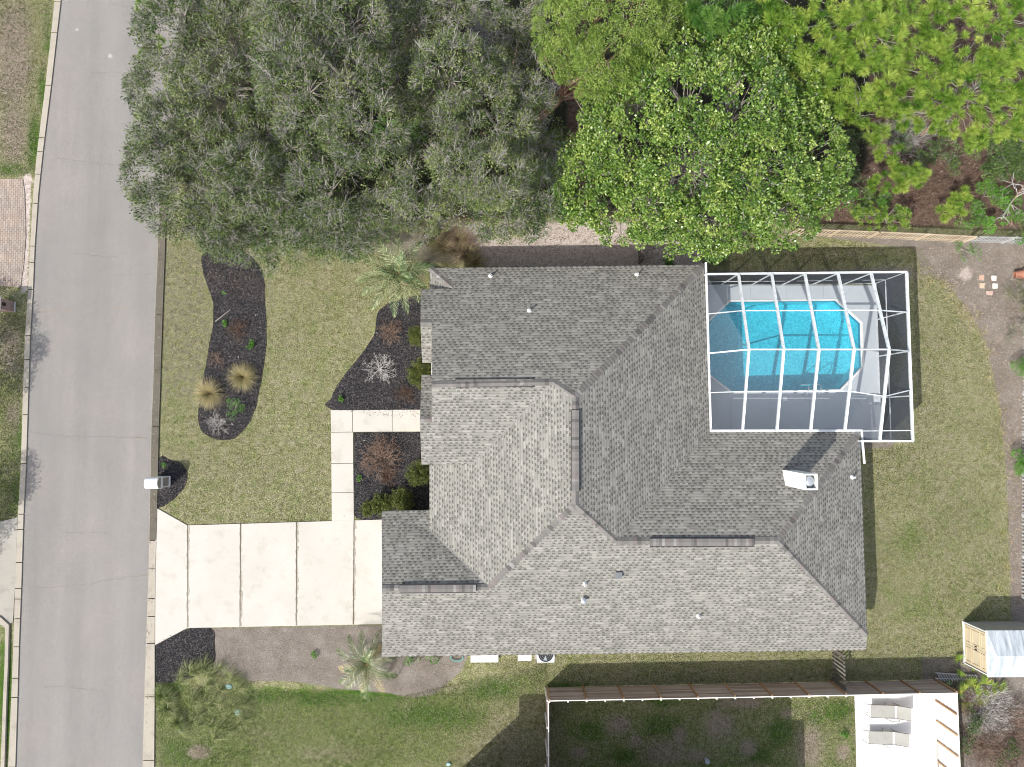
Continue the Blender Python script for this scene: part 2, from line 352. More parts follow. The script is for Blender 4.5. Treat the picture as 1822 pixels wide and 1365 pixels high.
# ground -----------------------------------------------------------
def ground():
    s = N('ground_cover'); ma = s.n.new('ShaderNodeAttribute'); ma.attribute_name = 'mA'; mb = s.n.new('ShaderNodeAttribute'); mb.attribute_name = 'mB'
    g, lit, sand = s.sep(ma.outputs['Vector']); fo, dirt, lush = s.sep(mb.outputs['Vector'])
    f1 = s.noise(17, detail=3, rough=.75, dist=.3); f2 = s.noise(4.2, detail=4, rough=.7); f3 = s.noise(1.3, detail=4, rough=.65); f4 = s.noise(.33, detail=3)
    f5 = s.noise(8, detail=3, rough=.8)
    tx = s.math('ADD', s.math('MULTIPLY', f1, .62), s.math('MULTIPLY', f2, .38))
    dry = s.ramp(tx, [(.37, (.030, .038, .012)), (.45, (.105, .112, .042)), (.52, (.20, .188, .085)), (.60, (.42, .38, .25))])
    grn = s.ramp(tx, [(.37, (.015, .028, .007)), (.45, (.056, .088, .020)), (.52, (.115, .150, .040)), (.60, (.28, .29, .13))])
    def soft(m, amp, k):
        q = s.math('ADD', m, s.math('MULTIPLY', s.math('SUBTRACT', s.math('ADD', s.math('MULTIPLY', f2, .5), s.math('MULTIPLY', f3, .5)), .5), amp))
        return s.math('ADD', s.math('MULTIPLY', s.math('SUBTRACT', q, .5), k), .5, clamp=True)
    pt = s.noise(2.8, detail=6, rough=.82, dist=.2); pale = s.ramp(tx, [(.34, (.09, .08, .05)), (.46, (.22, .20, .13)), (.6, (.42, .385, .29))])
    dry = s.mix(s.math('MULTIPLY', s.math('SUBTRACT', pt, .43), 4.2, clamp=True), dry, pale)
    c = s.mix(soft(g, 2.4, 2.0), dry, grn)
    lg = s.ramp(tx, [(.34, (.010, .024, .005)), (.46, (.036, .080, .012)), (.6, (.10, .16, .03))])
    c = s.mix(soft(lush, 1.4, 2.5), c, lg)
    dc = s.ramp(tx, [(.3, (.10, .075, .055)), (.5, (.23, .185, .145)), (.68, (.38, .33, .28))])
    c = s.mix(soft(dirt, 1.8, 2.2), c, dc)
    lc = s.ramp(s.math('ADD', s.math('MULTIPLY', f1, .66), s.math('MULTIPLY', s.noise(1.1, detail=4, rough=.7), .34)), [(.30, (.070, .058, .048)), (.42, (.145, .122, .102)), (.54, (.215, .188, .162)), (.70, (.38, .35, .315))])
    c = s.mix(soft(lit, .9, 3.0), c, lc)
    sc_ = s.ramp(tx, [(.3, (.16, .12, .10)), (.45, (.34, .28, .245)), (.56, (.50, .44, .40)), (.7, (.62, .57, .53))])
    c = s.mix(soft(sand, 1.1, 2.6), c, sc_)
    fc = s.ramp(tx, [(.34, (.022, .015, .011)), (.45, (.07, .045, .034)), (.55, (.135, .09, .07)), (.68, (.26, .20, .165))])
    c = s.mix(soft(fo, .7, 3.0), c, fc)
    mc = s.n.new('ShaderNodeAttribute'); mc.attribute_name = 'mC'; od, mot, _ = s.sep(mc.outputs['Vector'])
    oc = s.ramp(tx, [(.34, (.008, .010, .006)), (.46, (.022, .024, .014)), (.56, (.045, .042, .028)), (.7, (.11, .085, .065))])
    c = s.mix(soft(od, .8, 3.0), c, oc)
    c = s.mix(s.math('MULTIPLY', mot, s.math('MULTIPLY', s.math('SUBTRACT', s.noise(3.4, detail=3, rough=.7), .44), 7.0, clamp=True)), c, s.ramp(tx, [(.34, (.06, .055, .035)), (.5, (.16, .15, .10)), (.66, (.30, .28, .20))]))
    c = s.val(c, s.math('ADD', .78, s.math('ADD', s.math('MULTIPLY', f4, .24), s.math('MULTIPLY', f3, .2))))
    s.col(c); s.bump(s.math('ADD', f1, s.math('MULTIPLY', f5, .6)), .9, .03); return s.done(.95, .1)
M['ground'] = ground()
def mulch(name, a, b, c_):
    s = N(name); f = s.noise(30, detail=4, rough=.8, dist=.6); v = s.vor(22, out='Color'); k = s.noise(1.6, detail=3)
    x, _, _ = s.sep(v)
    q = s.math('ADD', s.math('MULTIPLY', f, .6), s.math('MULTIPLY', x, .4))
    c = s.ramp(q, [(.25, a), (.5, b), (.78, c_)]); c = s.val(c, s.math('ADD', .7, s.math('MULTIPLY', k, .6)))
    s.col(c); s.bump(q, 1.0, .04); return s.done(.9, .2)
M['mulch'] = mulch('black_mulch', (.006, .006, .007), (.028, .026, .028), (.11, .10, .10))
def chip(name, c0, c1, c2):
    s = N(name); s.col(s.ramp(s.attr('tint'), [(0, c0), (.6, c1), (1, c2)])); return s.done(.9, .2)
M['chip'] = chip('mulch_chip', (.008, .008, .009), (.045, .042, .043), (.19, .17, .165))
M['leaf_litter'] = chip('fallen_leaf', (.13, .075, .05), (.30, .22, .16), (.56, .50, .43))
M['straw'] = chip('pine_straw', (.09, .065, .05), (.24, .19, .155), (.42, .37, .33))
M['twig'] = chip('dry_twig', (.14, .125, .11), (.31, .29, .27), (.56, .54, .51))
M['bark'] = simple('grey_bark', (.27, .245, .215), .3, 18, .9, .15, bump=.8, dirt=.4)
M['bark_pine'] = simple('pine_bark', (.27, .17, .12), .3, 14, .9, .15, bump=.8, dirt=.4)
M['oak'] = leafmat('oak_leaf', (.02, .042, .008), (.085, .13, .030), (.25, .285, .10), .5, .35, .2)
M['oak_green'] = leafmat('oak_leaf_green', (.025, .055, .012), (.07, .13, .03), (.16, .22, .06), .5, .35, .2)
M['magnolia'] = leafmat('magnolia_leaf', (.028, .075, .01), (.12, .215, .03), (.34, .42, .10), .38, .6, .2)
M['pine'] = leafmat('pine_needle', (.055, .14, .012), (.19, .32, .04), (.40, .48, .10), .5, .3, .3)
M['pine_dark'] = leafmat('pine_needle_dark', (.03, .10, .012), (.10, .23, .035), (.22, .36, .08), .5, .4, .3)
M['sandpine'] = leafmat('sand_pine_needle', (.06, .12, .015), (.19, .29, .05), (.38, .46, .13), .55, .3, .3)
M['shrub'] = leafmat('shrub_leaf', (.04, .06, .012), (.10, .125, .025), (.19, .20, .05), .5, .35, .2)
M['shrub_green'] = leafmat('bright_shrub_leaf', (.03, .10, .008), (.09, .25, .02), (.18, .38, .05), .45, .4, .25)
M['brush'] = leafmat('brown_brush', (.08, .05, .035), (.18, .12, .088), (.30, .225, .18), .8, .1, .15)
M['pampas'] = leafmat('pampas_blade', (.06, .085, .015), (.25, .22, .09), (.48, .40, .22), .6, .25, .2)
M['tallgrass'] = leafmat('tall_grass_blade', (.03, .065, .01), (.13, .175, .045), (.40, .40, .2), .6, .25, .25)
M['palm'] = leafmat('palm_leaflet', (.015, .045, .012), (.085, .145, .05), (.36, .42, .23), .5, .3, .1)
M['fanpalm'] = leafmat('fan_palm_leaflet', (.02, .06, .012), (.08, .15, .035), (.36, .40, .24), .4, .5, .25)
M['yellowpalm'] = leafmat('palmetto_leaflet', (.07, .16, .015), (.20, .29, .04), (.46, .40, .08), .45, .4, .25)
M['barewood'] = chip('bare_branch', (.30, .28, .26), (.45, .43, .41), (.62, .60, .58))

# ------------------------------------------------------------------ ground sheet with painted cover masks
def inpoly(X, Y, pts):
    pts = np.asarray(pts, float); c = np.zeros(X.shape, bool); d = np.full(X.shape, 1e9)
    n = len(pts)
    for i in range(n):
        x0, y0 = pts[i]; x1, y1 = pts[(i+1) % n]
        if y0 != y1:
            m = ((y0 > Y) != (y1 > Y)) & (X < (x1-x0)*(Y-y0)/(y1-y0)+x0); c ^= m
        L = (x1-x0)**2+(y1-y0)**2+1e-9; t = np.clip(((X-x0)*(x1-x0)+(Y-y0)*(y1-y0))/L, 0, 1)
        d = np.minimum(d, np.hypot(X-x0-t*(x1-x0), Y-y0-t*(y1-y0)))
    return np.where(c, d, -d)
POOL = [(1299, 537), (1487, 535), (1531, 575), (1533, 653), (1494, 693), (1302, 697), (1259, 664), (1257, 577)]
DECK = [(1240, 508), (1558, 508), (1567, 783), (1534, 783), (1534, 800), (1240, 800)]
def build_ground():
    xs = np.concatenate([[-120, -60, -40], np.arange(-32, 32.01, .2), [40, 60, 120]])
    ys = np.concatenate([[-120, -60, -34], np.arange(-24, 28.01, .2), [38, 60, 120]])
    X, Y = np.meshgrid(xs, ys); ny, nx = X.shape
    V = np.stack([X.ravel(), Y.ravel(), np.zeros(X.size)], 1)
    q = proj(V); PX, PY = q[:, 0], q[:, 1]
    i = np.arange(nx*ny).reshape(ny, nx)
    Fc = np.stack([i[:-1, :-1].ravel(), i[:-1, 1:].ravel(), i[1:, 1:].ravel(), i[1:, :-1].ravel()], 1)
    dk = inpoly(PX, PY, DECK); cx = (dk[Fc] > 3).all(1); Fc = Fc[~cx]
    A = np.zeros((len(V), 3)); B = np.zeros((len(V), 3)); C = np.zeros((len(V), 3))
    def paint(T, ch, pts, v=1.0, soft=14, mode='max'):
        d = inpoly(PX, PY, pts); m = np.clip(d/(2*soft)+.5, 0, 1)*abs(v)
        if mode == 'max': T[:, ch] = np.maximum(T[:, ch], m)
        elif mode == 'cut': T[:, ch] *= 1-np.clip(d/(2*soft)+.5, 0, 1)
    def blob(T, ch, x, y, rx, ry, v=1.0):
        m = np.exp(-(((PX-x)/rx)**2+((PY-y)/ry)**2))*v; T[:, ch] = np.maximum(T[:, ch], m)
    A[:, 0] = .36
    # lawn greenness
    paint(A, 0, [(275, 1215), (830, 1225), (975, 1180), (975, 1400), (275, 1400)], .72, 12)
    paint(A, 0, [(970, 1240), (1530, 1240), (1530, 1400), (970, 1400)], .60, 8)
    paint(A, 0, [(-60, -60), (100, -60), (60, 320), (-60, 330)], .42, 10)
    paint(A, 0, [(-60, 540), (45, 540), (30, 935), (-60, 935)], .55, 8)
    paint(A, 0, [(1545, 800), (1800, 800), (1790, 1180), (1545, 1180)], .42, 40)
    for x, y, rx, ry, v in [(310, 700, 60, 120, .5), (560, 640, 60, 90, .45), (1620, 960, 40, 50, .75), (1640, 1080, 60, 40, .7), (1600, 1060, 50, 40, .6),
                            (900, 1225, 80, 25, .7), (1100, 1190, 300, 14, .45), (1750, 920, 40, 60, .55), (420, 850, 90, 60, .38)]: blob(A, 0, x, y, rx, ry, v)
    for x, y, rx, ry, v in [(620, 1240, 160, 20, .85), (760, 1275, 120, 28, .8), (880, 1225, 60, 25, .8), (470, 1240, 60, 22, .7), (330, 1340, 70, 30, .75),
                            (85, 60, 12, 60, .7), (75, 160, 10, 60, .85), (60, 250, 14, 60, .9), (20, 300, 30, 14, .9), (35, 780, 14, 60, .7), (30, 880, 14, 50, .7),
                            (1490, 1265, 34, 20, .95), (1390, 1300, 30, 40, .85), (1180, 1290, 40, 24, .9), (1050, 1300, 40, 24, .9), (1110, 1345, 30, 16, .9), (1180, 1250, 40, 12, .85), (1350, 1345, 26, 18, .9), (1450, 1280, 20, 20, .8), (10, 1240, 20, 140, .9),
                            (1000, 1225, 60, 20, .75), (300, 1220, 40, 30, .7)]: blob(B, 2, x, y, rx, ry, v)
    paint(A, 0, [(880, 1270), (975, 1230), (975, 1400), (780, 1400)], 0, 30, 'cut')
    for x, y, rx, ry, v in [(900, 1330, 70, 50, .42), (1180, 1340, 50, 30, .8), (1280, 1290, 40, 40, .75), (1330, 1250, 40, 15, .85), (1440, 1330, 30, 50, .85), (1100, 1290, 30, 25, .8), (1210, 1310, 16, 20, .9), (1240, 1345, 25, 12, .9), (1130, 1320, 14, 14, .9), (1500, 1340, 14, 20, .9), (1400, 1270, 16, 12, .8), (1030, 1340, 20, 14, .8), (1330, 1330, 20, 20, .85), (1290, 1250, 14, 10, .9),
                            (25, 100, 38, 130, .95), (25, 230, 30, 70, .9), (320, 560, 30, 60, .35), (460, 1300, 80, 30, .35), (18, 620, 25, 60, .8), (22, 740, 16, 40, .7), (354, 1338, 22, 14, 1.1), (600, 1340, 120, 25, .45)]: blob(B, 1, x, y, rx, ry, v)
    # leaf litter and bare soil
    paint(A, 1, [(378, 1118), (679, 1112), (679, 1160), (835, 1160), (820, 1195), (775, 1235), (735, 1242), (690, 1233), (600, 1225), (520, 1212), (450, 1212), (380, 1200)], 1, 4)
    paint(A, 1, [(1625, 425), (1850, 430), (1850, 1110), (1800, 1110), (1795, 950), (1790, 830), (1778, 720), (1755, 610), (1715, 540), (1680, 500), (1640, 490)], 1, 6)
    paint(A, 1, [(1700, 1190), (1850, 1200), (1850, 1400), (1715, 1400)], .9, 8)
    paint(A, 1, [(1640, 1170), (1760, 1170), (1760, 1240), (1640, 1215)], .9, 8)
    paint(A, 1, [(1448, 405), (1850, 425), (1850, 445), (1640, 445), (1448, 420)], .9, 5)
    paint(A, 1, [(500, 430), (700, 400), (860, 380), (860, 470), (770, 475), (640, 450), (560, 445)], .55, 10)
    paint(A, 1, [(1255, 478), (1640, 470), (1640, 500), (1255, 508)], .55, 6)
    paint(A, 1, [(1566, 500), (1590, 500), (1598, 790), (1572, 790)], .7, 6)
    paint(A, 1, [(1534, 784), (1590, 784), (1590, 800), (1534, 800)], .7, 5)
    paint(A, 2, [(780, 405), (870, 395), (1250, 395), (1250, 475), (860, 475), (840, 430)], .95, 7)
    blob(A, 2, 1717, 488, 16, 14, .9); blob(A, 2, 50, 322, 14, 8, .8); blob(A, 2, 640, 590, 8, 40, .0)
    paint(A, 2, [(40, 310), (56, 310), (50, 520), (38, 520)], .9, 4)
    # woodland floor
    paint(B, 0, [(310, -200), (2100, -200), (2100, 415), (1500, 400), (1250, 385), (960, 385), (840, 395), (700, 385), (520, 400), (440, 440), (350, 430), (320, 300)], 1, 10)
    paint(B, 0, [(-300, 1118), (8, 1118), (2, 1400), (-300, 1400)], 0.0, 4)
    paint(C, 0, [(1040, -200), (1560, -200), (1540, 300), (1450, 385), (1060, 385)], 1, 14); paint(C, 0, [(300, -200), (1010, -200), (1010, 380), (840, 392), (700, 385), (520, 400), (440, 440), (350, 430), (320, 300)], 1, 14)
    paint(C, 1, [(290, 440), (355, 440), (378, 580), (350, 720), (288, 700)], 1.0, 8); paint(C, 1, [(465, 470), (490, 470), (485, 545), (474, 545)], .9, 5)
    for x, y, rx, ry, v in [(310, 520, 40, 90, .8), (520, 600, 20, 80, .3), (640, 590, 14, 60, .5), (420, 840, 90, 40, .35), (1700, 880, 60, 120, .35), (1640, 750, 60, 120, .4)]: blob(C, 1, x, y, rx, ry, v)
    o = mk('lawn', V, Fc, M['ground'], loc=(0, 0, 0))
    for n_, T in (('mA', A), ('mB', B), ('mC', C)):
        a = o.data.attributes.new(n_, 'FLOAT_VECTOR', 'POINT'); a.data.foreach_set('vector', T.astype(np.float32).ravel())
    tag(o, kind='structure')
build_ground()

def slab(name, px, z0, z1, mat, parent=None, **k):
    m = MB(); m.prism([P(x, y, z1) for x, y in px], z0, z1); o = m.build(name, mat, parent)
    return o
def struct(o): return tag(o, kind='structure')

# road and kerbs ---------------------------------------------------
LK = [(-220, 135, 147), (0, 97, 108), (60, 91, 101), (150, 81, 91), (270, 66, 76), (345, 59, 68), (440, 53.5, 61.5), (515, 50, 58.5), (600, 44.5, 53.5), (690, 41, 50.5), (830, 37, 46), (920, 31.5, 41.5), (1035, 27, 38), (1150, 23.5, 33.5), (1240, 20, 31), (1365, 14.5, 27), (1560, 6, 20)]
RK = [(-220, 352, 364), (0, 322, 334), (200, 303, 315), (330, 288, 300), (420, 281.5, 294), (460, 280.5, 293), (560, 276, 289), (690, 272.5, 285), (760, 269.5, 282.5), (900, 267, 279.5), (1020, 264.5, 276), (1150, 260, 275), (1240, 257, 275), (1365, 254, 274), (1560, 250, 272)]
def strip(a, b, z0, z1, m):
    V = []; Fc = []
    for (x0, y0), (x1, y1) in zip(a, b):
        p = P(x0, y0, z1); q = P(x1, y1, z1); V += [p, q, (p[0], p[1], z0), (q[0], q[1], z0)]
    for i in range(len(a)-1):
        k = 4*i; Fc += [(k, k+4, k+5, k+1), (k, k+2, k+6, k+4), (k+1, k+5, k+7, k+3)]
    m.add(V, Fc)
    return m
def interp(T, y, j):
    for a, b in zip(T, T[1:]):
        if a[0] <= y <= b[0]: return a[j]+(b[j]-a[j])*(y-a[0])/(b[0]-a[0])
ry = list(range(-220, 1561, 20))
m = MB(); strip([(interp(LK, y, 2)-1, y) for y in ry], [(interp(RK, y, 1)+1, y) for y in ry], 0, .012, m); struct(m.build('road', M['asphalt']))
def kerb(T, name, cuts, mat, h=.07, fl=.0):
    m = MB()
    for y0, y1 in zip(cuts, cuts[1:]):
        ys = [y0+.7]+[t[0] for t in T if y0+1 < t[0] < y1-1]+[y1-.7]
        strip([(interp(T, y, 1), y) for y in ys], [(interp(T, y, 2), y) for y in ys], 0, h, m)
    struct(m.build(name, mat))
kerb(LK, 'kerb', [-200, -90, 3, 58, 152, 245, 270, 310, 362, 438, 467, 515, 597, 640, 690, 738, 825, 915, 942, 1001, 1047, 1066, 1101, 1151, 1207, 1241, 1365, 1500], M['kerb'])
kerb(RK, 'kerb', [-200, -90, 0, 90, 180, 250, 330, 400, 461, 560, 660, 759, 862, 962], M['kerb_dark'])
kerb(RK, 'kerb', [962, 1011, 1065, 1097, 1145, 1240, 1353, 1500], M['kerb'])
for T, j0, j1 in ((RK, -1, 1.5), (LK, -1.5, 1)):
    jj = 1 if T is RK else 2
    m = MB(); strip([(interp(T, y, jj)+j0, y) for y in range(-200, 1500, 20)], [(interp(T, y, jj)+j1, y) for y in range(-200, 1500, 20)], .012, .017, m)
    struct(m.build('kerb_lip', M['lip'] if T is RK else M['joint']))
# asphalt cracks
def crack(pts, w=.009):
    q = []
    for (x0, y0), (x1, y1) in zip(pts, pts[1:]):
        n = max(2, int(abs(x1-x0)/5))
        for k in range(n):
            t = k/n; q.append((x0+(x1-x0)*t+random.uniform(-1.2, 1.2), y0+(y1-y0)*t+random.uniform(-1.3, 1.3)))
    q.append(pts[-1]); m = MB(); V = []; Fc = []
    for i, (x, y) in enumerate(q):
        p = P(x, y, .0165); ww = w*random.uniform(.4, 1.3); V += [(p[0], p[1]-ww, p[2]), (p[0], p[1]+ww, p[2])]
    Fc = [(2*i, 2*i+2, 2*i+3, 2*i+1) for i in range(len(q)-1)]; m.add(V, Fc); return m
cm = MB()
for c_ in [[(121, 451), (150, 452), (190, 458), (210, 457)], [(215, 490), (250, 487), (268, 489)], [(160, 130), (200, 129), (240, 131)], [(195, 8), (235, 12)], [(50, 1046), (100, 1045), (170, 1038)],
           [(170, 1035), (262, 1023)], [(75, 1224), (110, 1221), (170, 1229)], [(55, 770), (110, 776), (200, 778), (262, 780)], [(100, 280), (180, 292), (230, 293)], [(110, 948), (190, 947)]]:
    a = crack(c_); b = len(cm.v); cm.v += a.v; cm.f += [tuple(b+i for i in f) for f in a.f]; cm.t += a.t
struct(cm.build('road_crack', simple('crack_dark', (.135, .127, .117), .2, 20)))
cm = MB()
for c_ in [[(66, 557), (100, 553), (150, 550)], [(178, 540), (200, 547), (238, 546)], [(210, 772), (235, 778), (258, 779)], [(235, 1022), (264, 1022)]]:
    a = crack(c_, .022); b = len(cm.v); cm.v += a.v; cm.f += [tuple(b+i for i in f) for f in a.f]; cm.t += a.t
struct(cm.build('rust_stain', simple('rust_stained_asphalt', (.25, .205, .16), .2, 20)))
m = MB()
for x, y, r in [(196, 100, .13), (137, 53, .09)]:
    c = P(x, y, .0165); m.add([(c[0]+r*math.cos(a*.4)*random.uniform(.85, 1.1), c[1]+r*math.sin(a*.4)*random.uniform(.85, 1.1), c[2]) for a in range(16)], [tuple(range(16))])
struct(m.build('road_spot', simple('pale_spot', (.33, .33, .31), .2, 20)))

# driveway, walk -------------------------------------------------
def slabs(name, polys, mat, z=.05, joint=True):
    m = MB()
    for q in polys: m.prism([P(x, y, z) for x, y in q], 0, z)
    return struct(m.build(name, mat))
g = .8
DR = [[(276, 907), (280, 905), (334-g, 935), (334-g, 1117.5), (276, 1148)]]
xs = [334, 428, 528, 630, 720]
for a, b in zip(xs, xs[1:]):
    yt = lambda x: 935-(x-334)*.030; yb = lambda x: 1117.5-(x-334)*.020
    DR.append([(a+g, yt(a)), (b-g, yt(b)), (b-g-1, yb(b)), (a+g-1, yb(a))])
slabs('driveway', DR, M['drive'])
struct(slab('driveway_joint', [(277, 908), (334, 936.5), (720, 925), (720, 1109), (334, 1116.5), (277, 1146)], 0, .042, M['joint']))
cmx = MB()
for x0_, ya_, yb_ in [(334, 936, 1116), (428, 933, 1114), (528, 930, 1112), (630, 927, 1110)]:
    for k in range(26):
        y = ya_+(yb_-ya_)*(k+.5)/26; w_ = random.uniform(.3, 3.4)*(1.8 if (x0_ == 428 and k > 16) else 1); h_ = (yb_-ya_)/52*1.05; xo = x0_-1.1*k/26
        w2 = random.uniform(.3, 2.2)
        p = [P(xo-w2, y-h_, .0535), P(xo-.8, y-h_, .0535), P(xo-.8, y+h_, .0535), P(xo-w2-random.uniform(-.5, .5), y+h_, .0535)]
        if w2 > .9: cmx.add(p[::-1], [(0, 1, 2, 3)])
        p = [P(xo+.8, y-h_, .0535), P(xo+.8+w_, y-h_, .0535), P(xo+.8+w_*random.uniform(.6, 1.2), y+h_, .0535), P(xo+.8, y+h_, .0535)]; cmx.add(p[::-1], [(0, 1, 2, 3)])
struct(cmx.build('joint_stain', simple('joint_stain_dirt', (.36, .325, .27), .35, 25, .95, .1, dirt=.5, dscale=6)))
WK = [[(588.5, 730), (626.6, 730), (627, 768.4), (589, 768.8)], [(627.6, 730), (697.4, 729.4), (697.6, 768), (628, 768.4)], [(698.4, 729.4), (790, 729), (790, 767.6), (698.4, 768)],
      [(589, 769.8), (628, 769.4), (628.4, 824), (589.6, 824.4)], [(589.6, 825.4), (628.4, 825), (629, 876), (590, 876.4)], [(590, 877.4), (629, 877), (629.4, 926.4), (590.4, 927)]]
slabs('walkway', WK, M['drive'], .045)
struct(slab('walkway_joint', [(589.4, 731), (788, 730.4), (788, 767), (628, 768), (629, 926), (590.6, 926)], 0, .035, M['joint']))
struct(slab('paver_drive', [(-80, 318), (40, 318), (44, 345), (46, 420), (42, 470), (36, 512), (-80, 502)], 0, .03, M['paver']))
struct(slab('neighbour_drive', [(-80, 946), (31, 921), (27, 1035), (23, 1106), (12, 1117), (-80, 1076)], 0, .04, M['olddrive']))
m = MB(); strip([(-60, 1084), (0, 1107), (9, 1119), (8, 1180), (5, 1250), (1, 1365), (-5, 1500)], [(-60, 1076), (0, 1098), (15.5, 1112), (14, 1180), (11, 1250), (7.5, 1365), (2, 1500)], 0, .12, m)
struct(m.build('kerb', M['kerb']))
struct(slab('patio_pad', [(1520.5, 1230), (1668, 1230), (1668, 1300), (1668, 1450), (1526, 1450), (1523, 1300)], 0, .05, M['concrete_white']))

# ------------------------------------------------------------------ mulch beds
def smooth_poly(px, per=14, jit=.8):
    out = []; n = len(px)
    for i in range(n):
        p0, p1, p2, p3 = [np.array(px[(i+k) % n], float) for k in (-1, 0, 1, 2)]
        L = np.hypot(*(p2-p1)); k = max(1, int(L/per*2))
        for j in range(k):
            t = j/k; q = .5*((2*p1)+(-p0+p2)*t+(2*p0-5*p1+4*p2-p3)*t*t+(-p0+3*p1-3*p2+p3)*t**3)
            out.append((q[0]+random.uniform(-jit, jit), q[1]+random.uniform(-jit, jit)))
    return out
def scatter_px(px, n):
    a = np.asarray(px); out = []
    lo, hi = a.min(0), a.max(0)
    while sum(map(len, out)) < n:
        q = rng.uniform(lo, hi, (n*2, 2)); out.append(q[inpoly(q[:, 0], q[:, 1], a) > 0])
    return np.concatenate(out)[:n]
def world0(q, z):
    d = np.stack([(q[:, 0]-CX)/F, -(q[:, 1]-CY)/F, -np.ones(len(q))], 1)@CR.T
    t = (z-CAMH)/d[:, 2]; return np.stack([d[:, 0]*t, d[:, 1]*t, np.full(len(q), z) if np.isscalar(z) else z], 1)
def chips(C, l, w, tilt=.5, tri=False):
    """small flat pieces at points C"""
    n = len(C); a = rng.uniform(0, 2*np.pi, n); d = np.stack([np.cos(a), np.sin(a), rng.normal(0, tilt, n)], 1); d /= np.linalg.norm(d, axis=1)[:, None]
    s_ = np.stack([-np.sin(a), np.cos(a), rng.normal(0, tilt, n)], 1); s_ /= np.linalg.norm(s_, axis=1)[:, None]
    L = (rng.uniform(.5, 1.3, n)*l)[:, None]; Wd = (rng.uniform(.5, 1.3, n)*w)[:, None]
    V = np.stack([C-d*L/2, C+s_*Wd/2, C+d*L/2, C-s_*Wd/2], 1).reshape(-1, 3)
    return V, np.arange(4*n).reshape(n, 4)
def bed(px, n, nm='mulch_bed', smooth=True):
    q = smooth_poly(px) if smooth else px
    pts = [P(x, y, .02) for x, y in q]; m = MB(); m.prism(pts, 0, .02); o = struct(m.build(nm, M['mulch']))
    if smooth:
        e = MB(); pts2 = q+[q[0]]; strip([(a_, b_) for a_, b_ in pts2], [tuple(np.array(p_)+(np.array(p_)-np.mean(q, 0))/np.hypot(*(np.array(p_)-np.mean(q, 0)))*1.3) for p_ in pts2], 0, .012, e); struct(e.build('bed_edge', M['joint_dark']))
    s = scatter_px(q, n); C = world0(s, .04); C[:, 2] = rng.uniform(.02, .055, n)
    V, Fc = chips(C, .09, .035, .35)
    c = mk('mulch_chips', V, Fc, M['chip'], tint=rng.uniform(0, 1, n)**1.25); tag(c, kind='stuff')
B1 = [(361, 455), (363, 490), (372, 515), (379, 540), (380, 575), (374, 610), (368, 645), (361, 680), (353, 735), (357, 762), (375, 777), (395, 782), (417, 779), (436, 762), (450, 738), (459, 705), (467, 660), (473, 610), (473, 570), (471, 535), (470, 500), (462, 475), (440, 452), (400, 440)]
B2 = [(672, 560), (668, 592), (655, 615), (637, 640), (615, 666), (598, 690), (591, 708), (589, 728), (765, 728), (765, 545), (700, 538)]
B3 = [(630, 769.5), (790, 769), (790, 925), (652, 926), (634, 922), (630, 915)]
B4 = [(281, 817), (300, 818), (322, 826), (333, 843), (330, 862), (313, 884), (292, 899), (281, 904)]
B5 = [(276, 1150), (332, 1120.5), (376, 1119.5), (381, 1150), (378, 1185), (350, 1202), (300, 1214), (277, 1210)]
bed(B1, 5200); bed(B2, 4600); bed(B3, 3600, smooth=False); bed(B4, 1100); bed(B5, 2300)
def litter(name, px, n, l=.09, w=.05, z=.03, mat='leaf_litter', pw=1.0, tilt=.5):
    s = scatter_px(px, n); C = world0(s, z); C[:, 2] = z+rng.uniform(-.01, .04, n); V, Fc = chips(C, l, w, tilt)
    return tag(mk(name, V, Fc, M[mat], tint=rng.uniform(0, 1, n)**pw), kind='stuff')
litter('fallen_leaves', [(362, 450), (400, 440), (440, 450), (468, 500), (470, 540), (372, 520)], 700, .06, .025, z=.05, pw=3.2)
litter('fallen_leaves', [(1640, 440), (1822, 440), (1822, 1100), (1800, 1090), (1792, 850), (1775, 700), (1740, 600), (1690, 540)], 9000, .065, .03, pw=.8)
litter('fallen_leaves', [(860, 405), (1250, 405), (1250, 470), (850, 470)], 1900, .09, .05, pw=.7)
litter('fallen_leaves', [(1200, 0), (1822, 0), (1822, 415), (1500, 400)], 3500, .11, .06, pw=2.0)
litter('fallen_leaves', [(400, 0), (1000, 0), (1000, 390), (420, 420)], 3500, .11, .06, pw=2.0)
litter('fallen_leaves', [(385, 1120), (675, 1114), (679, 1165), (820, 1170), (770, 1230), (690, 1228), (520, 1208), (390, 1200)], 6000, .10, .010, mat='straw', pw=1.0)
litter('road_grit', [(110, 0), (300, 0), (290, 420), (262, 1365), (30, 1365), (45, 800)], 900, .035, .025, z=.02, pw=.7, tilt=.1)
litter('fallen_leaves', [(278, 430), (290, 430), (262, 1365), (254, 1365)], 500, .06, .03, z=.08, pw=1.3, tilt=.1)
litter('fallen_leaves', [(290, 430), (700, 430), (740, 930), (285, 930)], 160, .08, .05, pw=.6)

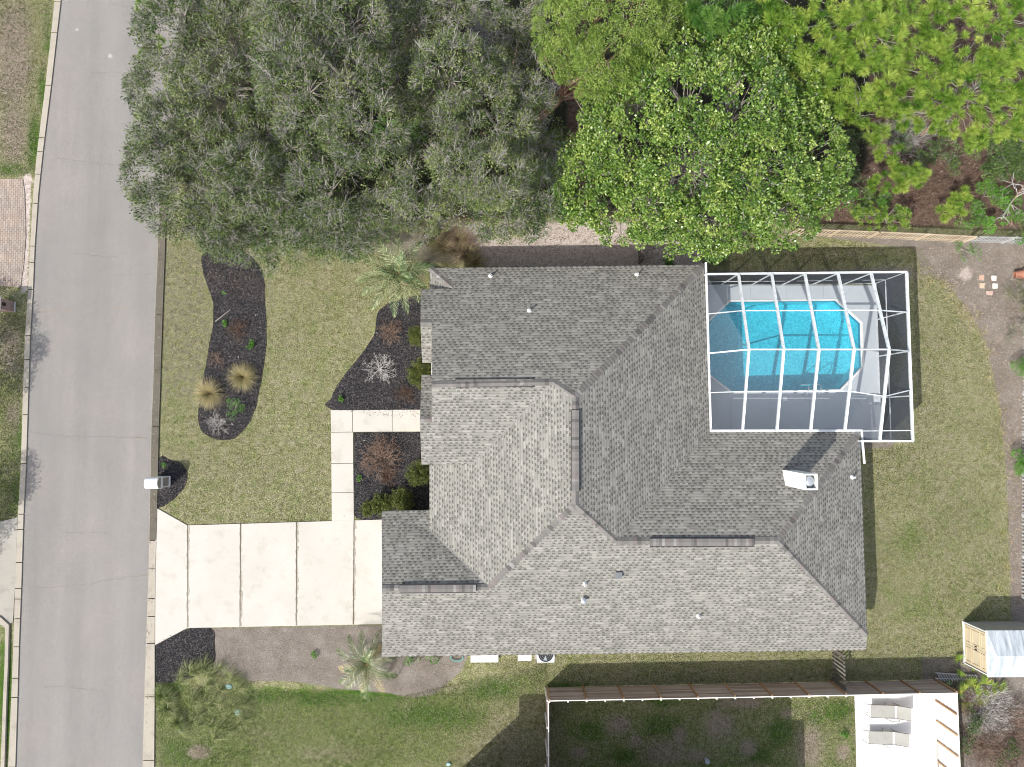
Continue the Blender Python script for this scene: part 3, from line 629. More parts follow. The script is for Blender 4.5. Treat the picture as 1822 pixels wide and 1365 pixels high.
# ------------------------------------------------------------------ the house
EZ = 2.7
house = thing('brick_house', 'large single-storey house with a grey shingle hip roof and white chimney', 'house', (2, -2, 0))
V_ = {k: Vector(P(*v)) for k, v in dict(
    A=(1253, 471, 2.7), B=(1262, 768, 2.7), C=(1530, 768, 2.7), D=(1543, 1130, 2.7), D2=(1541, 1157, 2.30), S2=(679.5, 1169, 2.30), GR=(679.5, 1047, 4.087),
    GN=(679, 910, 2.27), GE=(766, 908, 2.27), W2=(764, 943, 2.7), G1=(870, 1045, 4.087), T2=(1024, 897, 6.04), T1=(1024, 706, 6.04), T0=(984, 680, 5.636), V1=(841, 826, 3.77),
    W1=(764, 815, 2.7), T3=(1097, 963, 5.133), T4=(1385, 962, 5.133), SW=(750, 827, 3.77), SP=(747, 746, 4.83), SPi=(768, 746, 4.83), RW=(768, 684, 5.60), SNi=(768, 667, 3.80), SN=(750, 667, 3.80),
    NPi=(768, 574, 4.20), NP=(748, 574, 4.20), NN=(749, 515, 3.33), HN=(806, 513, 3.33), NW=(765, 477, 2.7), NSi=(768, 645, 3.29), NS=(751, 645, 3.29), WH=(765, 530, 2.7), HW=(803, 530, 3.30)).items()}
def _onplane(k, px, py, a, b, c):
    n = (V_[b]-V_[a]).cross(V_[c]-V_[a]); z = V_[k].z
    for _ in range(30):
        p = Vector(P(px, py, z)); z = V_[a].z-(n.x*(p.x-V_[a].x)+n.y*(p.y-V_[a].y))/n.z
    V_[k] = Vector(P(px, py, z))
for k, px, py in (('NN', 749, 515), ('NP', 748, 574), ('NPi', 768, 574), ('HN', 806, 513), ('RW', 768, 684), ('T0', 984, 680)): _onplane(k, px, py, 'A', 'T1', 'NW')
def roofplane(names, eave, name='roof_slope', par=house):
    pts = [V_[n] for n in names]; e = (V_[eave[1]]-V_[eave[0]]); e.z = 0; e.normalize()
    nrm = Vector((0, 0, 0))
    for i in range(len(pts)):
        a, b = pts[i], pts[(i+1) % len(pts)]; nrm += a.cross(b)
    nrm.normalize()
    if nrm.z < 0: nrm = -nrm; pts = pts[::-1]
    up = nrm.cross(e).normalized()
    if up.z < 0: up = -up
    uv = [((p.dot(e)), (p-V_[eave[0]]).dot(up)) for p in pts]
    n = len(pts)
    return mk(name, pts, [tuple(range(n))], M['shingle'], par, uv=uv)
roofplane(['A', 'T1', 'T0', 'RW', 'NPi', 'NP', 'NN', 'HN', 'NW'], ('NW', 'A'))
roofplane(['NW', 'HN', 'HW', 'WH'], ('NW', 'WH'))
roofplane(['NPi', 'NP', 'NS', 'NSi'], ('NS', 'NSi'))
roofplane(['SPi', 'SP', 'SN', 'SNi'], ('SN', 'SNi'))
roofplane(['RW', 'T0', 'V1', 'SW', 'SP', 'SPi'], ('SW', 'V1'))
roofplane(['W1', 'W2', 'G1', 'T2', 'T1', 'T0', 'V1'], ('W1', 'W2'))
roofplane(['GN', 'GE', 'W2', 'G1', 'GR'], ('GN', 'GE'))
roofplane(['S2', 'D2', 'D', 'T4', 'T3', 'T2', 'G1', 'GR'], ('S2', 'D2'))
roofplane(['B', 'C', 'T4', 'T3'], ('B', 'C'))
roofplane(['A', 'T1', 'T2', 'T3', 'B'], ('A', 'B'))
roofplane(['C', 'D', 'T4'], ('C', 'D'))
def caps(a, b, w=.30, step=.19, lift=.035, flat=False, name='ridge_cap', parent=house, z=0.0, drop=.52):
    a = Vector(a); b = Vector(b); L = (b-a).length; n = max(2, int(L/step)); d = (b-a)/n
    h = Vector((d.x, d.y, 0)).normalized(); s_ = Vector((-h.y, h.x, 0))*w/2
    m = MB(); t = .4
    for i in range(n):
        p = a+d*i+Vector((0, 0, z)); q = a+d*(i+1.25)+Vector((0, 0, z)) if i < n-1 else b+Vector((0, 0, z))
        l0 = .012; l1 = lift; dz = Vector((0, 0, w/2*drop)) if not flat else Vector((0, 0, 0.006))
        t = random.choice([.1, .3, .4, .5, .6, .75, .9, 1.0, .35, .55])*random.uniform(.85, 1.0)
        pu, qu = p+Vector((0, 0, l1)), q+Vector((0, 0, l0))
        V = [pu-s_-dz, pu, pu+s_-dz, qu-s_-dz, qu, qu+s_-dz, p-s_-dz-Vector((0, 0, .02)), p+s_-dz-Vector((0, 0, .02))]
        m.add(V, [(0, 3, 4, 1), (1, 4, 5, 2)], t); m.add([V[0], V[1], V[2], V[7], V[6]], [(0, 1, 2, 3, 4)], t*.7)
    return m.build(name, M['cap'], parent)
vv = V_
def lerp(a, b, t): return vv[a].lerp(vv[b], t)
for a, b in [('A', 'T1'), ('T0', 'T1'), ('RW', 'T0'), ('G1', 'T2'), ('T3', 'T2'), ('T3', 'T4'), ('C', 'T4'), ('D', 'T4'), ('GR', 'G1'), ('T2', 'T1'), ('NW', 'HN')]:
    caps(vv[a], vv[b], w=.34 if a not in ('RW', 'GR', 'T2') else .30)
caps(vv['NP'], vv['NPi'], step=.16); caps(vv['SP'], vv['SPi'], step=.16)
def vent(p, q, z=4.0):
    a = Vector(P(*p)); b = Vector(P(*q)); d = (b-a).normalized(); s_ = Vector((-d.y, d.x, 0))*.19
    m = MB(); m.beam(a+Vector((0, 0, -.01)), b+Vector((0, 0, -.01)), .40, .05)
    v = m.build('ridge_vent', M['dark'], house)
    caps(a+Vector((0, 0, .03)), b+Vector((0, 0, .03)), w=.33, step=.13, lift=.02, drop=.16, parent=v, name='ridge_cap')
vent((811, 682, 5.64), (951, 681, 5.64)); vent((1023.5, 730, 6.07), (1023.5, 874, 6.07)); vent((711, 1048, 4.12), (847, 1047, 4.12)); vent((1157, 965, 5.16), (1342, 965, 5.16))
# valley flashing lines
M['flash'] = simple('flashing', (.20, .195, .18), .1, 20)
for a, b in [('B', 'T3'), ('V1', 'T0'), ('W2', 'G1')]:
    m = MB(); m.beam(vv[a]+Vector((0, 0, .012)), vv[b]+Vector((0, 0, .012)), .05, .006); m.build('valley_flashing', M['flash'], house)
# fascia and soffit
m = MB()
for a, b in [('NW', 'A'), ('A', 'B'), ('B', 'C'), ('C', 'D'), ('D', 'D2'), ('D2', 'S2'), ('S2', 'GR'), ('GR', 'GN'), ('GN', 'GE'), ('W2', 'W1'), ('V1', 'SW'), ('SW', 'SP'), ('SP', 'SN'), ('SN', 'SNi'), ('SNi', 'RW'), ('NSi', 'NS'), ('NS', 'NP'), ('NP', 'NN'), ('NN', 'HN'), ('NW', 'WH'), ('NPi', 'RW'), ('SPi', 'RW')]:
    p, q = vv[a], vv[b]; k = Vector((0, 0, -.004)); z = Vector((0, 0, -.17)); c = Vector((0, 0, 0))
    m.add([p+k, q+k, q+z, p+z], [(0, 1, 2, 3)])
m.build('fascia', simple('fascia_paint', (.50, .47, .42), .1, 20), house)
# pent strip on the garage gable
pp = [P(678, 910, 2.24), P(678.6, 1169, 2.27), P(687, 1160, 2.5), P(681.5, 1047, 3.1), P(687, 920, 2.5)]
m = MB(); m.add([P(677.4, 909.5, 2.15), P(677.6, 1169.5, 2.2), P(680.5, 1047, 4.0), P(685.5, 915, 2.42), P(685.5, 1163, 2.46)], [(0, 2, 3), (1, 4, 2), (0, 1, 2)])
# gutters
m = MB()
o_ = Vector((.07, 0, .03)); n_ = Vector((0, .07, .03))
m.beam(vv['A']+o_+Vector((0, .1, 0)), vv['B']+o_, .09, .1); m.beam(vv['B']+n_+Vector((.07, 0, 0)), vv['C']+n_+Vector((.1, 0, 0)), .07, .09)
m.beam(vv['C']+o_+Vector((0, .07, 0)), Vector(P(1535, 825, 2.7))+o_, .07, .1)
m.build('gutter', M['gutter'], house)
# walls (set in from the eaves)
TH = .0103
def hpt(px, py, z, dx=0, dy=0):
    p = P(px, py, z); return (p[0]+dx, p[1]+dy)
ins = .5
wallpts = [hpt(765, 477, 2.7, ins, -ins), hpt(1253, 471, 2.7, -ins, -ins), hpt(1262, 768, 2.7, -ins, -ins), hpt(1530, 768, 2.7, -ins, -ins), hpt(1541, 1157, 2.3, -ins, ins), hpt(679.5, 1169, 2.3, ins, ins),
           hpt(679, 910, 2.27, ins, -ins), hpt(766, 908, 2.27, ins, -ins), hpt(764, 815, 2.7, ins, 0)]
m = MB(); m.prism(wallpts, 0, 2.25); wall = m.build('wall', M['stucco'], house)
m = MB()
sof = [hpt(765, 477, 2.7, .03, -.03), hpt(1253, 471, 2.7, -.03, -.03), hpt(1262, 768, 2.7, -.03, -.03), hpt(1530, 768, 2.7, -.03, -.03), hpt(1541, 1157, 2.3, -.03, .03), hpt(679.5, 1169, 2.3, .03, .03), hpt(679, 910, 2.27, .03, -.03), hpt(766, 908, 2.27, 0, -.03), hpt(764, 815, 2.7, .03, 0)]
m.prism(sof, 2.12, 2.15); m.build('soffit', M['white'], house)
# tall entry wall under the front gables
m = MB()
def gwall(px_x, prof, thick=.2, dx=0):
    V = []; 
    for (py, z) in prof:
        p = P(px_x, py, z); V.append((p[0]+dx, p[1], z-.06))
    n = len(V); pts = [(V[0][0], V[0][1], 0)]+V+[(V[-1][0], V[-1][1], 0)]; n = len(pts)
    back = [(x+thick, y, z) for x, y, z in pts]; m.add(pts+back, [tuple(range(n)), tuple(reversed(range(n, 2*n)))]+[(i, n+i, n+(i+1) % n, (i+1) % n) for i in range(n)])
gwall(768, [(524, 3.45), (574, 4.2), (684, 5.6), (746, 4.83), (815, 3.9)], dx=.45)
p0 = hpt(768, 815, 3.9, .45, 0); p1 = hpt(838, 815, 3.8)
m.box(p0[0], p1[0], p0[1]-.1, p0[1]+.1, 0, 3.75); p0 = hpt(768, 524, 3.4, .45, 0)
m.box(p0[0], p0[0]+1.2, p0[1]-.1, p0[1]+.1, 0, 3.3)
m.build('entry_wall', M['stucco'], house)
def window(x, y, w, h, z, face, door=False):
    fr = MB(); gl = MB(); t = .05
    if face in 'NS':
        s_ = 1 if face == 'N' else -1
        fr.box(x-w/2, x+w/2, min(y, y+s_*t), max(y, y+s_*t), z, z+h); gl.box(x-w/2+.07, x+w/2-.07, min(y+s_*.02, y+s_*.065), max(y+s_*.02, y+s_*.065), z+.07, z+h-.07)
    else:
        s_ = 1 if face == 'E' else -1
        fr.box(min(x, x+s_*t), max(x, x+s_*t), y-w/2, y+w/2, z, z+h); gl.box(min(x+s_*.02, x+s_*.065), max(x+s_*.02, x+s_*.065), y-w/2+.07, y+w/2-.07, z+.07, z+h-.07)
    f = fr.build('door' if door else 'window', M['white'], house); gl.build('pane', M['glass'], f)
wx = wallpts
for t in (.15, .38, .62, .85): window(wx[0][0]+(wx[1][0]-wx[0][0])*t, wx[0][1]+(wx[1][1]-wx[0][1])*t+.02, 1.0, 1.1, .95, 'N')
for t in (.12, .3, .55, .78): window(wx[5][0]+(wx[4][0]-wx[5][0])*t, wx[5][1]+(wx[4][1]-wx[5][1])*t-.02, 1.0, 1.1, .95, 'S')
for t in (.25, .7): window(wx[3][0]+(wx[4][0]-wx[3][0])*t+.02, wx[3][1]+(wx[4][1]-wx[3][1])*t, 1.3, 1.1, .95, 'E')
window(wx[2][0]+2.6, wx[2][1]+.02, 2.6, 2.05, .02, 'N', True); window(wx[1][0]+.05, (wx[1][1]+wx[2][1])/2, 2.6, 2.05, .02, 'E', True)
gx = wx[6][0]-.01; gy = (wx[5][1]+wx[6][1])/2
m = MB(); 
for k in range(4): m.box(gx-.05, gx, gy-2.4, gy+2.4, .02+k*.5, .02+k*.5+.48)
m.build('garage_door', M['white'], house)
# chimney
def xy(px, py, z): p = P(px, py, z); return p[0], p[1]
c0 = xy(1430, 843, 6.1); c1 = xy(1455, 872, 6.1)
x0, x1, y1, y0 = c0[0], c1[0], c0[1], c1[1]
x0 = xy(1398, 850, 4.0)[0]
m = MB(); ch_w = x1-x0
m.box(x0, x1, y0, y0+.07, 3.3, 6.15); m.box(x0, x1, y1-.07, y1, 3.3, 6.15); m.box(x0, x0+.07, y0+.07, y1-.07, 3.3, 6.15); m.box(x1-.07, x1, y0+.07, y1-.07, 3.3, 6.15)
chim = m.build('chimney', M['white'], house)
m = MB(); m.box(x0+.07, x1-.07, y0+.07, y1-.07, 5.72, 5.76); m.build('chase_cover', M['galv'], chim)
m = MB(); cc = ((x0+x1)/2-.03, (y0+y1)/2+.02, 5.76); m.lathe(cc, [(.12, 0), (.12, .16), (.235, .17), (.235, .22), (.20, .28), (.12, .32), (.03, .335)], 28); m.build('flue_cap', M['galv'], chim, smooth=False)
# chimney saddle flashing and cricket
m = MB(); m.box(x0-.05, x1+.05, y0-.12, y0, 3.6, 4.35-.0)
def roofpt(px, py, plane):
    z = 4.0; th = TH; c, s = math.cos(th), math.sin(th)
    for _ in range(25):
        p = P(px, py, z); X = c*p[0]+s*p[1]; Y = -s*p[0]+c*p[1]
        z = {'N': 2.7+.497*(7.633-Y), 'S': 2.7+.478*(Y+10.795), 'E2': 2.7+.47*(17.78-X), 'P': 2.7+.491*(-.75-Y)}[plane]
    return P(px, py, z)
def pipe(px, py, plane, h=.32, r=.045, hood=False):
    c = roofpt(px, py, plane); m = MB()
    m.lathe(c, [(.12, -.05), (.115, .03), (.07, .09), (.055, .12)], 14); o = m.build('vent_flashing', M['white'], house)
    m = MB(); m.lathe(c, [(r, 0), (r, h), (r*.75, h), (r*.75, h-.1)], 12); m.build('vent_pipe', M['galv'] if hood else M['white'], o)
    if hood:
        m = MB(); m.lathe((c[0], c[1], c[2]+h), [(.13, 0), (.13, .05), (.03, .10)], 12); m.build('vent_hood', M['galv'], o)
for px, py, pl in [(873, 491, 'N'), (1133, 489, 'N'), (942, 553, 'N'), (1041, 1039, 'S'), (1243, 1096, 'S'), (1516, 849, 'E2')]: pipe(px, py, pl)
pipe(1038, 1067, 'S', .22, .08, True)
c = roofpt(1100, 1023, 'S'); m = MB(); m.box(c[0]-.14, c[0]+.14, c[1]-.12, c[1]+.12, c[2]-.1, c[2]+.13); m.box(c[0]-.165, c[0]+.165, c[1]-.145, c[1]+.145, c[2]+.13, c[2]+.15); m.build('box_vent', simple('dull_vent', (.16, .17, .18), .1, 20, .6), house)

# ------------------------------------------------------------------ pool, deck, cage
m = MB()
outer = [Vector(P(x, y, .06)) for x, y in DECK]; 
def grow(px, k):
    c = np.mean(px, 0); return [tuple(c+(np.array(p)-c)*(1+k/np.hypot(*(np.array(p)-c)))) for p in px]
hole = [Vector(P(x, y, .06)) for x, y in grow(POOL, 2.5)]
tri = geometry.tessellate_polygon([outer, hole]); al = outer+hole
m.add(al, [t for t in tri])
n = len(outer); low = [(p[0], p[1], -.05) for p in outer]; m.add([tuple(p) for p in outer]+low, [(i, (i+1) % n, n+(i+1) % n, n+i) for i in range(n)])
struct(m.build('pool_deck', M['deck']))
m = MB()
for a, b in [((1335, 508), (1335, 532)), ((1400, 508), (1400, 531)), ((1465, 508), (1465, 531)), ((1497, 531), (1520, 508)), ((1536, 620), (1562, 620)), ((1510, 700), (1556, 745)), ((1440, 702), (1440, 765)), ((1370, 702), (1370, 765)), ((1300, 702), (1300, 765))]:
    m.beam(P(*a, .062), P(*b, .062), .012, .004)
struct(m.build('deck_joint', simple('deck_joint_line', (.30, .32, .33))))
pool = thing('swimming_pool', 'turquoise swimming pool with cut corners and white coping inside the screened cage', 'pool', P(1400, 615, 0))
def ring(a, b, za, zb, mt):
    A_ = [P(x, y, 0) for x, y in a]; B_ = [P(x, y, 0) for x, y in b]; n = len(a)
    mt.add([(p[0], p[1], za) for p in A_]+[(p[0], p[1], zb) for p in B_], [(i, (i+1) % n, n+(i+1) % n, n+i) for i in range(n)])
m = MB(); o5 = grow(POOL, 3.5); i5 = POOL
ring(o5, i5, .085, .085, m); ring(o5, o5, .085, .0, m); ring(i5, i5, .085, -.06, m); m.build('coping', M['coping'], pool)
m = MB(); ring(POOL, POOL, -.06, -.30, m); m.build('tile_band', simple('blue_tile', (.10, .32, .42), .25, 30, .3, .5), pool)
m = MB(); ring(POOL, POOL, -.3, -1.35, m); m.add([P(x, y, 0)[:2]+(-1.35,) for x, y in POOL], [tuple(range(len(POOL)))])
# bench along the near side and the steps
bx = [P(x, y, 0) for x, y in [(1300, 540), (1360, 540), (1360, 552), (1300, 552)]]
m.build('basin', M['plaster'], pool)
wv = MB(); wv.add([P(x, y, 0)[:2]+(-.09,) for x, y in POOL], [tuple(range(len(POOL)))]); wt = wv.build('water', M['water'], pool)
# ladder
lad = thing('pool_ladder', 'pair of bent chrome handrails standing at the house side of the pool', 'ladder', P(1443, 700, .06))
for x in (1428, 1449):
    p = Vector(P(x, 703, .06)); m = MB(); m.tube([p, p+Vector((0, 0, .55)), p+Vector((0, .12, .78)), p+Vector((0, .34, .84)), p+Vector((0, .52, .7)), p+Vector((0, .56, .1)), p+Vector((0, .56, -.9))], .022, 8); m.build('handrail', M['galv'], lad, smooth=True)
m = MB(); a = Vector(P(1428, 703, 0)); b = Vector(P(1449, 703, 0))
for z in (-.3, -.6): m.beam(a+Vector((0, .56, z)), b+Vector((0, .56, z)), .08, .03)
m.build('step', M['plastic_white'], lad)
sk = slab('skimmer_lid', [(1393, 706), (1401, 706), (1401, 714), (1393, 714)], .06, .075, M['plastic_white']); tag(sk, 'small pale square skimmer lid set in the shaded pool deck', 'lid')

cage = thing('pool_cage', 'white aluminium screen enclosure with a hipped mesh roof over the pool', 'enclosure', P(1430, 640, 0))
CZ = 3.0; RZ = 4.55
raf = [((1314, 487), (1332.5, 622), (1321, 768)), ((1373, 487), (1394.5, 622), (1382, 768)), ((1432, 487), (1457, 622), (1442, 768)), ((1491, 486), (1519.5, 622), (1503, 767)), ((1550, 486), (1582, 622), (1565, 786))]
def beam(name, a, b, w=.09, h=.12, mat='alu'):
    m = MB(); m.beam(a, b, w, h); return m.build(name, M[mat], cage)
Wn, Wm, Ws = P(1257, 488, CZ), P(1260, 629, 2.95), P(1263, 768, CZ)
En, Em, Es = P(1613, 484, CZ), P(1618.5, 625, CZ), P(1624, 785, CZ)
Rn = [P(*r[0], CZ) for r in raf]; Rr = [P(*r[1], RZ) for r in raf]; Rs = [P(*r[2], CZ) for r in raf]
for a, r_, b in zip(Rn, Rr, Rs): beam('rafter', a, r_, .10, .15); beam('rafter', r_, b, .10, .15)
beam('top_rail', Wn, En, .09, .12); beam('top_rail', En, Es, .11, .12); beam('top_rail', P(1533, 785, CZ), Es, .10, .12); beam('top_rail', Ws, P(1535, 767, CZ), .06, .10); beam('top_rail', P(1535, 767, CZ), P(1622, 766, CZ), .05, .07)
beam('ridge_beam', Wm, Rr[0], .07, .10); beam('ridge_beam', Rr[0], Rr[4], .07, .10); beam('ridge_beam', Rr[4], Em, .06, .08)
mid = lambda a, b, t=.5: tuple(a[i]+(b[i]-a[i])*t for i in range(3))
for S, We, Ee in ((Rn, P(1258, 559, 2.95), P(1615.5, 556, CZ)), (Rs, P(1261, 699, 2.95), P(1620.5, 694, CZ))):
    q = [We]+[mid(S[i], Rr[i]) for i in range(5)]+[Ee]
    for a, b in zip(q, q[1:]): beam('purlin', a, b, .05, .08)
base = lambda p: (p[0], p[1], .06)
for p in Rn+[Wn, En]: beam('post', base(p), p, .06, .10)
for p in (mid(En, Em), Em, mid(Em, Es), Es): beam('post', base(p), p, .06, .10)
beam('post', base(P(1533, 785, CZ)), P(1533, 785, CZ), .06, .10)
for z in (1.05,):
    for a, b in ((Wn, En), (En, Es)): beam('chair_rail', (a[0], a[1], z), (b[0], b[1], z), .05, .06)
for a, b in ((Wn, En), (En, Es), (P(1533, 785, CZ), Es)): beam('sole_plate', (a[0], a[1], .09), (b[0], b[1], .09), .06, .05)
def panel(pts, mat):
    m = MB(); m.add(pts, [tuple(range(len(pts)))]); return m.build('screen_panel', M[mat], cage)
N7 = [Wn]+Rn; S7 = [Ws]+Rs; R7 = [Wm]+Rr
for i in range(5):
    panel([N7[i], N7[i+1], R7[i+1], R7[i]], 'screen_roof'); panel([S7[i], S7[i+1], R7[i+1], R7[i]], 'screen_roof')
panel([Rn[4], En, Em, Rr[4]], 'screen_roof'); panel([Rs[4], Es, Em, Rr[4]], 'screen_roof')
for a, b in list(zip([Wn]+Rn, Rn+[En]))+[(En, Em), (Em, Es)]:
    panel([(a[0], a[1], .1), (b[0], b[1], .1), (b[0], b[1], CZ), (a[0], a[1], CZ)], 'screen_wall')
panel([P(1533, 785, CZ)[:2]+(.1,), (Es[0], Es[1], .1), Es, P(1533, 785, CZ)], 'screen_wall')

# ------------------------------------------------------------------ fences
def picket_fence(name, label, px, h, mats, bay=2.1, sp=.19, pw=.088, group=None, skip=0):
    pts = [Vector(P(x, y, 0)) for x, y in px]; t = thing(name, label, 'fence', pts[0], group)
    for (a, b), mt in zip(zip(pts, pts[1:]), mats):
        L = (b-a).length; d = (b-a)/L; nb = max(1, round(L/bay)); ang = math.atan2(d.y, d.x); s_ = Vector((-d.y, d.x, 0))
        for i in range(nb+1):
            p = a+d*L*i/nb; m = MB(); m.box(p.x-.05, p.x+.05, p.y-.05, p.y+.05, 0, h-.06, ang); m.build('post', M[mt], t)
        for i in range(nb):
            p = a+d*L*i/nb; q = a+d*L*(i+1)/nb
            m = MB()
            for z in (.25, h-.22): m.beam(p+s_*.04+Vector((0, 0, z)), q+s_*.04+Vector((0, 0, z)), .04, .085, random.random())
            m.build('rail', M[mt], t)
            m = MB(); k = int((q-p).length/sp)
            for j in range(k):
                c = p+d*(j+.5)*(q-p).length/k-s_*.005; hh = h+random.uniform(-.02, .02); ti = random.random()
                x = d*pw/2; y = s_*.01
                V = [c-x-y, c+x-y, c+x+y, c-x+y]; V = V+[v+Vector((0, 0, hh-.04)) for v in V]+[c-y+Vector((0, 0, hh)), c+y+Vector((0, 0, hh))]
                m.add(V, [(0, 1, 5, 4), (1, 2, 6, 5), (2, 3, 7, 6), (3, 0, 4, 7), (4, 5, 8), (7, 9, 6), (5, 6, 9, 8), (7, 4, 8, 9)], ti)
            m.build('pickets', M[mt], t)
    return t
picket_fence('picket_fence', 'long low picket fence between the back lawn and the pine wood', [(1405, 418), (1545, 423), (1715, 431), (1850, 434)], 1.25, ['picket_tan', 'picket_tan', 'picket_grey'])
picket_fence('picket_fence', 'weathered picket fence along the right edge of the back yard', [(1824, 445), (1820, 700), (1818, 1062)], 1.2, ['picket_grey', 'picket_grey'])
picket_fence('picket_fence', 'short picket fence between the house wall and the magnolia', [(1137, 468), (1134, 412)], 1.3, ['fence_dark'])
picket_fence('picket_fence', 'short dark picket fence linking the house to the board fence', [(1480, 1152), (1482, 1209)], 1.45, ['fence_dark'], sp=.19)
def board_fence(name, label, runs, h):
    t = thing(name, label, 'fence', P(*runs[0][0], 0))
    for (a, b, side, mb, mp, posts) in runs:
        a = Vector(P(*a, 0)); b = Vector(P(*b, 0)); L = (b-a).length; d = (b-a)/L; s_ = Vector((-d.y, d.x, 0))*side
        nb = int(round(L/posts))
        for i in range(nb):
            p = a+d*L*i/nb; q = a+d*L*(i+1)/nb; m = MB(); nz = 12
            for k in range(nz):
                z0 = .03+k*(h-.03)/nz; dz = (h-.03)/nz-.008
                m.beam(p+Vector((0, 0, z0+dz/2)), q+Vector((0, 0, z0+dz/2)), .022+.003*(k % 2), dz, random.random())
            m.build('board_panel', M[mb], t)
        for i in range(nb+1):
            p = a+d*L*i/nb+s_*.05; m = MB(); m.beam(p, p+Vector((0, 0, h+.0)), .07, .07, random.random()); m.build('post', M[mp], t)
            if i < nb and side*0 == 0 and mb == 'fence':
                for f in (0, .5):
                    p = a+d*L*(i+f)/nb-s_*.06; m = MB(); m.beam(p, p+Vector((0, 0, h+.02)), .06, .07, random.random()); m.build('post', M['pale_wood'], t)
        m = MB(); m.beam(a+Vector((0, 0, h+.012)), b+Vector((0, 0, h+.012)), .045, .02, .8); m.build('cap_rail', M['pale_wood'], t)
    return t
board_fence('board_fence', 'tall weathered board fence round the neighbouring back yard with the white patio', [
    ((973.5, 1223), (1664, 1210), 1, 'fence', 'fence_warm', 1.88), ((972, 1223), (973, 1500), 1, 'fence', 'fence_warm', 2.4), ((1664, 1210), (1675, 1500), -1, 'pale_wood', 'fence_warm', 1.05)], 1.8)

# ------------------------------------------------------------------ shed
shed = thing('garden_shed', 'cream double-door garden shed with a white ridged roof at the right edge', 'shed', P(1760, 1145, 0))
a = P(1714, 1105, 0); b = P(1716, 1180, 0); x0, y1, y0 = a[0], a[1], b[1]; x1 = x0+3.0; ym = (y0+y1)/2
m = MB(); m.box(x0+.02, x1, y0+.03, y1-.03, 0, 1.9); m.build('wall', M['shed_grey'], shed)
m = MB()
m.add([(x0-.05, y0-.06, 1.9), (x1+.06, y0-.06, 1.9), (x1-.2, ym, 2.28), (x0+.18, ym, 2.28), (x0-.05, y1+.06, 1.9), (x1+.06, y1+.06, 1.9)], [(0, 1, 2, 3), (3, 2, 5, 4), (0, 3, 4)])
m.build('roof', M['shed_roof'], shed)
m = MB()
for k in range(9):
    xx = x0+.35+k*.3; m.beam((xx+.1, y1+.05, 1.915), (xx, ym, 2.29), .05, .03)
m.build('roof_rib', M['shed_roof'], shed)
m = MB(); m.beam((x0-.05, y0-.05, 1.88), (x0-.05, y1+.05, 1.88), .05, .09); m.beam((x0-.03, y0, .04), (x0-.03, y1, .04), .06, .08); m.beam((x0-.03, y0+.03, 0), (x0-.03, y0+.03, 1.85), .05, .08); m.beam((x0-.03, y1-.03, 0), (x0-.03, y1-.03, 1.85), .05, .08); m.build('trim', M['plastic_white'], shed)
for s_ in (0, 1):
    ya = y0+.1+s_*(y1-y0-.2)/2; yb = ya+(y1-y0-.2)/2-.015; m = MB(); m.box(x0-.03, x0+.01, ya, yb, .12, 1.80); d_ = m.build('door', M['shed_tan'], shed)
    m = MB()
    for z0, z1 in ((.2, .6), (.72, 1.3), (1.42, 1.72)):
        for q in ((ya+.12, yb-.12, z0, z0+.03), (ya+.12, yb-.12, z1-.03, z1), (ya+.12, ya+.15, z0+.03, z1-.03), (yb-.15, yb-.12, z0+.03, z1-.03)): m.box(x0-.05, x0-.03, *q)
    m.build('door_panel', simple('cream_edge', (.50, .41, .27)), d_)
    m = MB(); yy = yb-.07 if s_ == 0 else ya+.07; m.box(x0-.07, x0-.03, yy-.02, yy+.02, .95, 1.08); m.build('handle', M['dark'], d_)

# ------------------------------------------------------------------ loungers
def lounger(x, y, z, ang, label, first=None):
    if first is not None:
        r = first.copy(); COL.objects.link(r); r.location = (x, y, z); r.rotation_euler = (0, 0, ang); r['label'] = label
        for ch in list(first.children):
            c = ch.copy(); COL.objects.link(c); c.parent = r
        return r
    t = thing('sun_lounger', label, 'sun lounger', (0, 0, 0), 'sun loungers on the white patio')
    prof = [(-1.0, .30), (-.3, .33), (.28, .34), (.95, .62)]
    for s_ in (-.33, .33):
        m = MB(); m.tube([(-1.18, s_*.75, .02), (-1.0, s_, .30), (-.3, s_, .33), (.28, s_, .34), (.98, s_, .64)], .014, 6); m.build('side_rail', M['frame'], t)
        m = MB(); m.tube([(-.25, s_*1.02, .33), (0.0, s_*1.30, .52), (.42, s_*1.30, .52), (.42, s_*1.05, .35)], .013, 6); m.build('armrest', M['frame'], t)
        m = MB(); m.tube([(.45, s_, .36), (.30, s_*1.05, .02)], .013, 6); m.build('leg', M['frame'], t)
        m = MB(); m.tube([(-.25, s_, .33), (-.12, s_*1.05, .02)], .013, 6); m.build('leg', M['frame'], t)
    m = MB(); V = []
    for x_, z_ in prof: V += [(x_, -.31, z_), (x_, .31, z_)]
    V2 = [(a, b, c-.012) for a, b, c in V]
    m.add(V+V2, [(2*i, 2*i+2, 2*i+3, 2*i+1) for i in range(3)]+[(8+2*i+1, 8+2*i+3, 8+2*i+2, 8+2*i) for i in range(3)]); m.build('sling', M['sling'], t)
    m = MB(); m.box(.24, .32, -.31, .31, .35, .37); m.build('hinge_bar', M['plastic_white'], t)
    t.location = (x, y, z); t.rotation_euler = (0, 0, ang); return t
c = P(1578, 1262, .05); l1 = lounger(c[0], c[1], .05, -.03, 'grey sling sun lounger on the white patio, the one nearest the board fence')
c = P(1574, 1308, .05); lounger(c[0], c[1], .05, -.02, 'grey sling sun lounger on the white patio, the one farther from the board fence', l1)

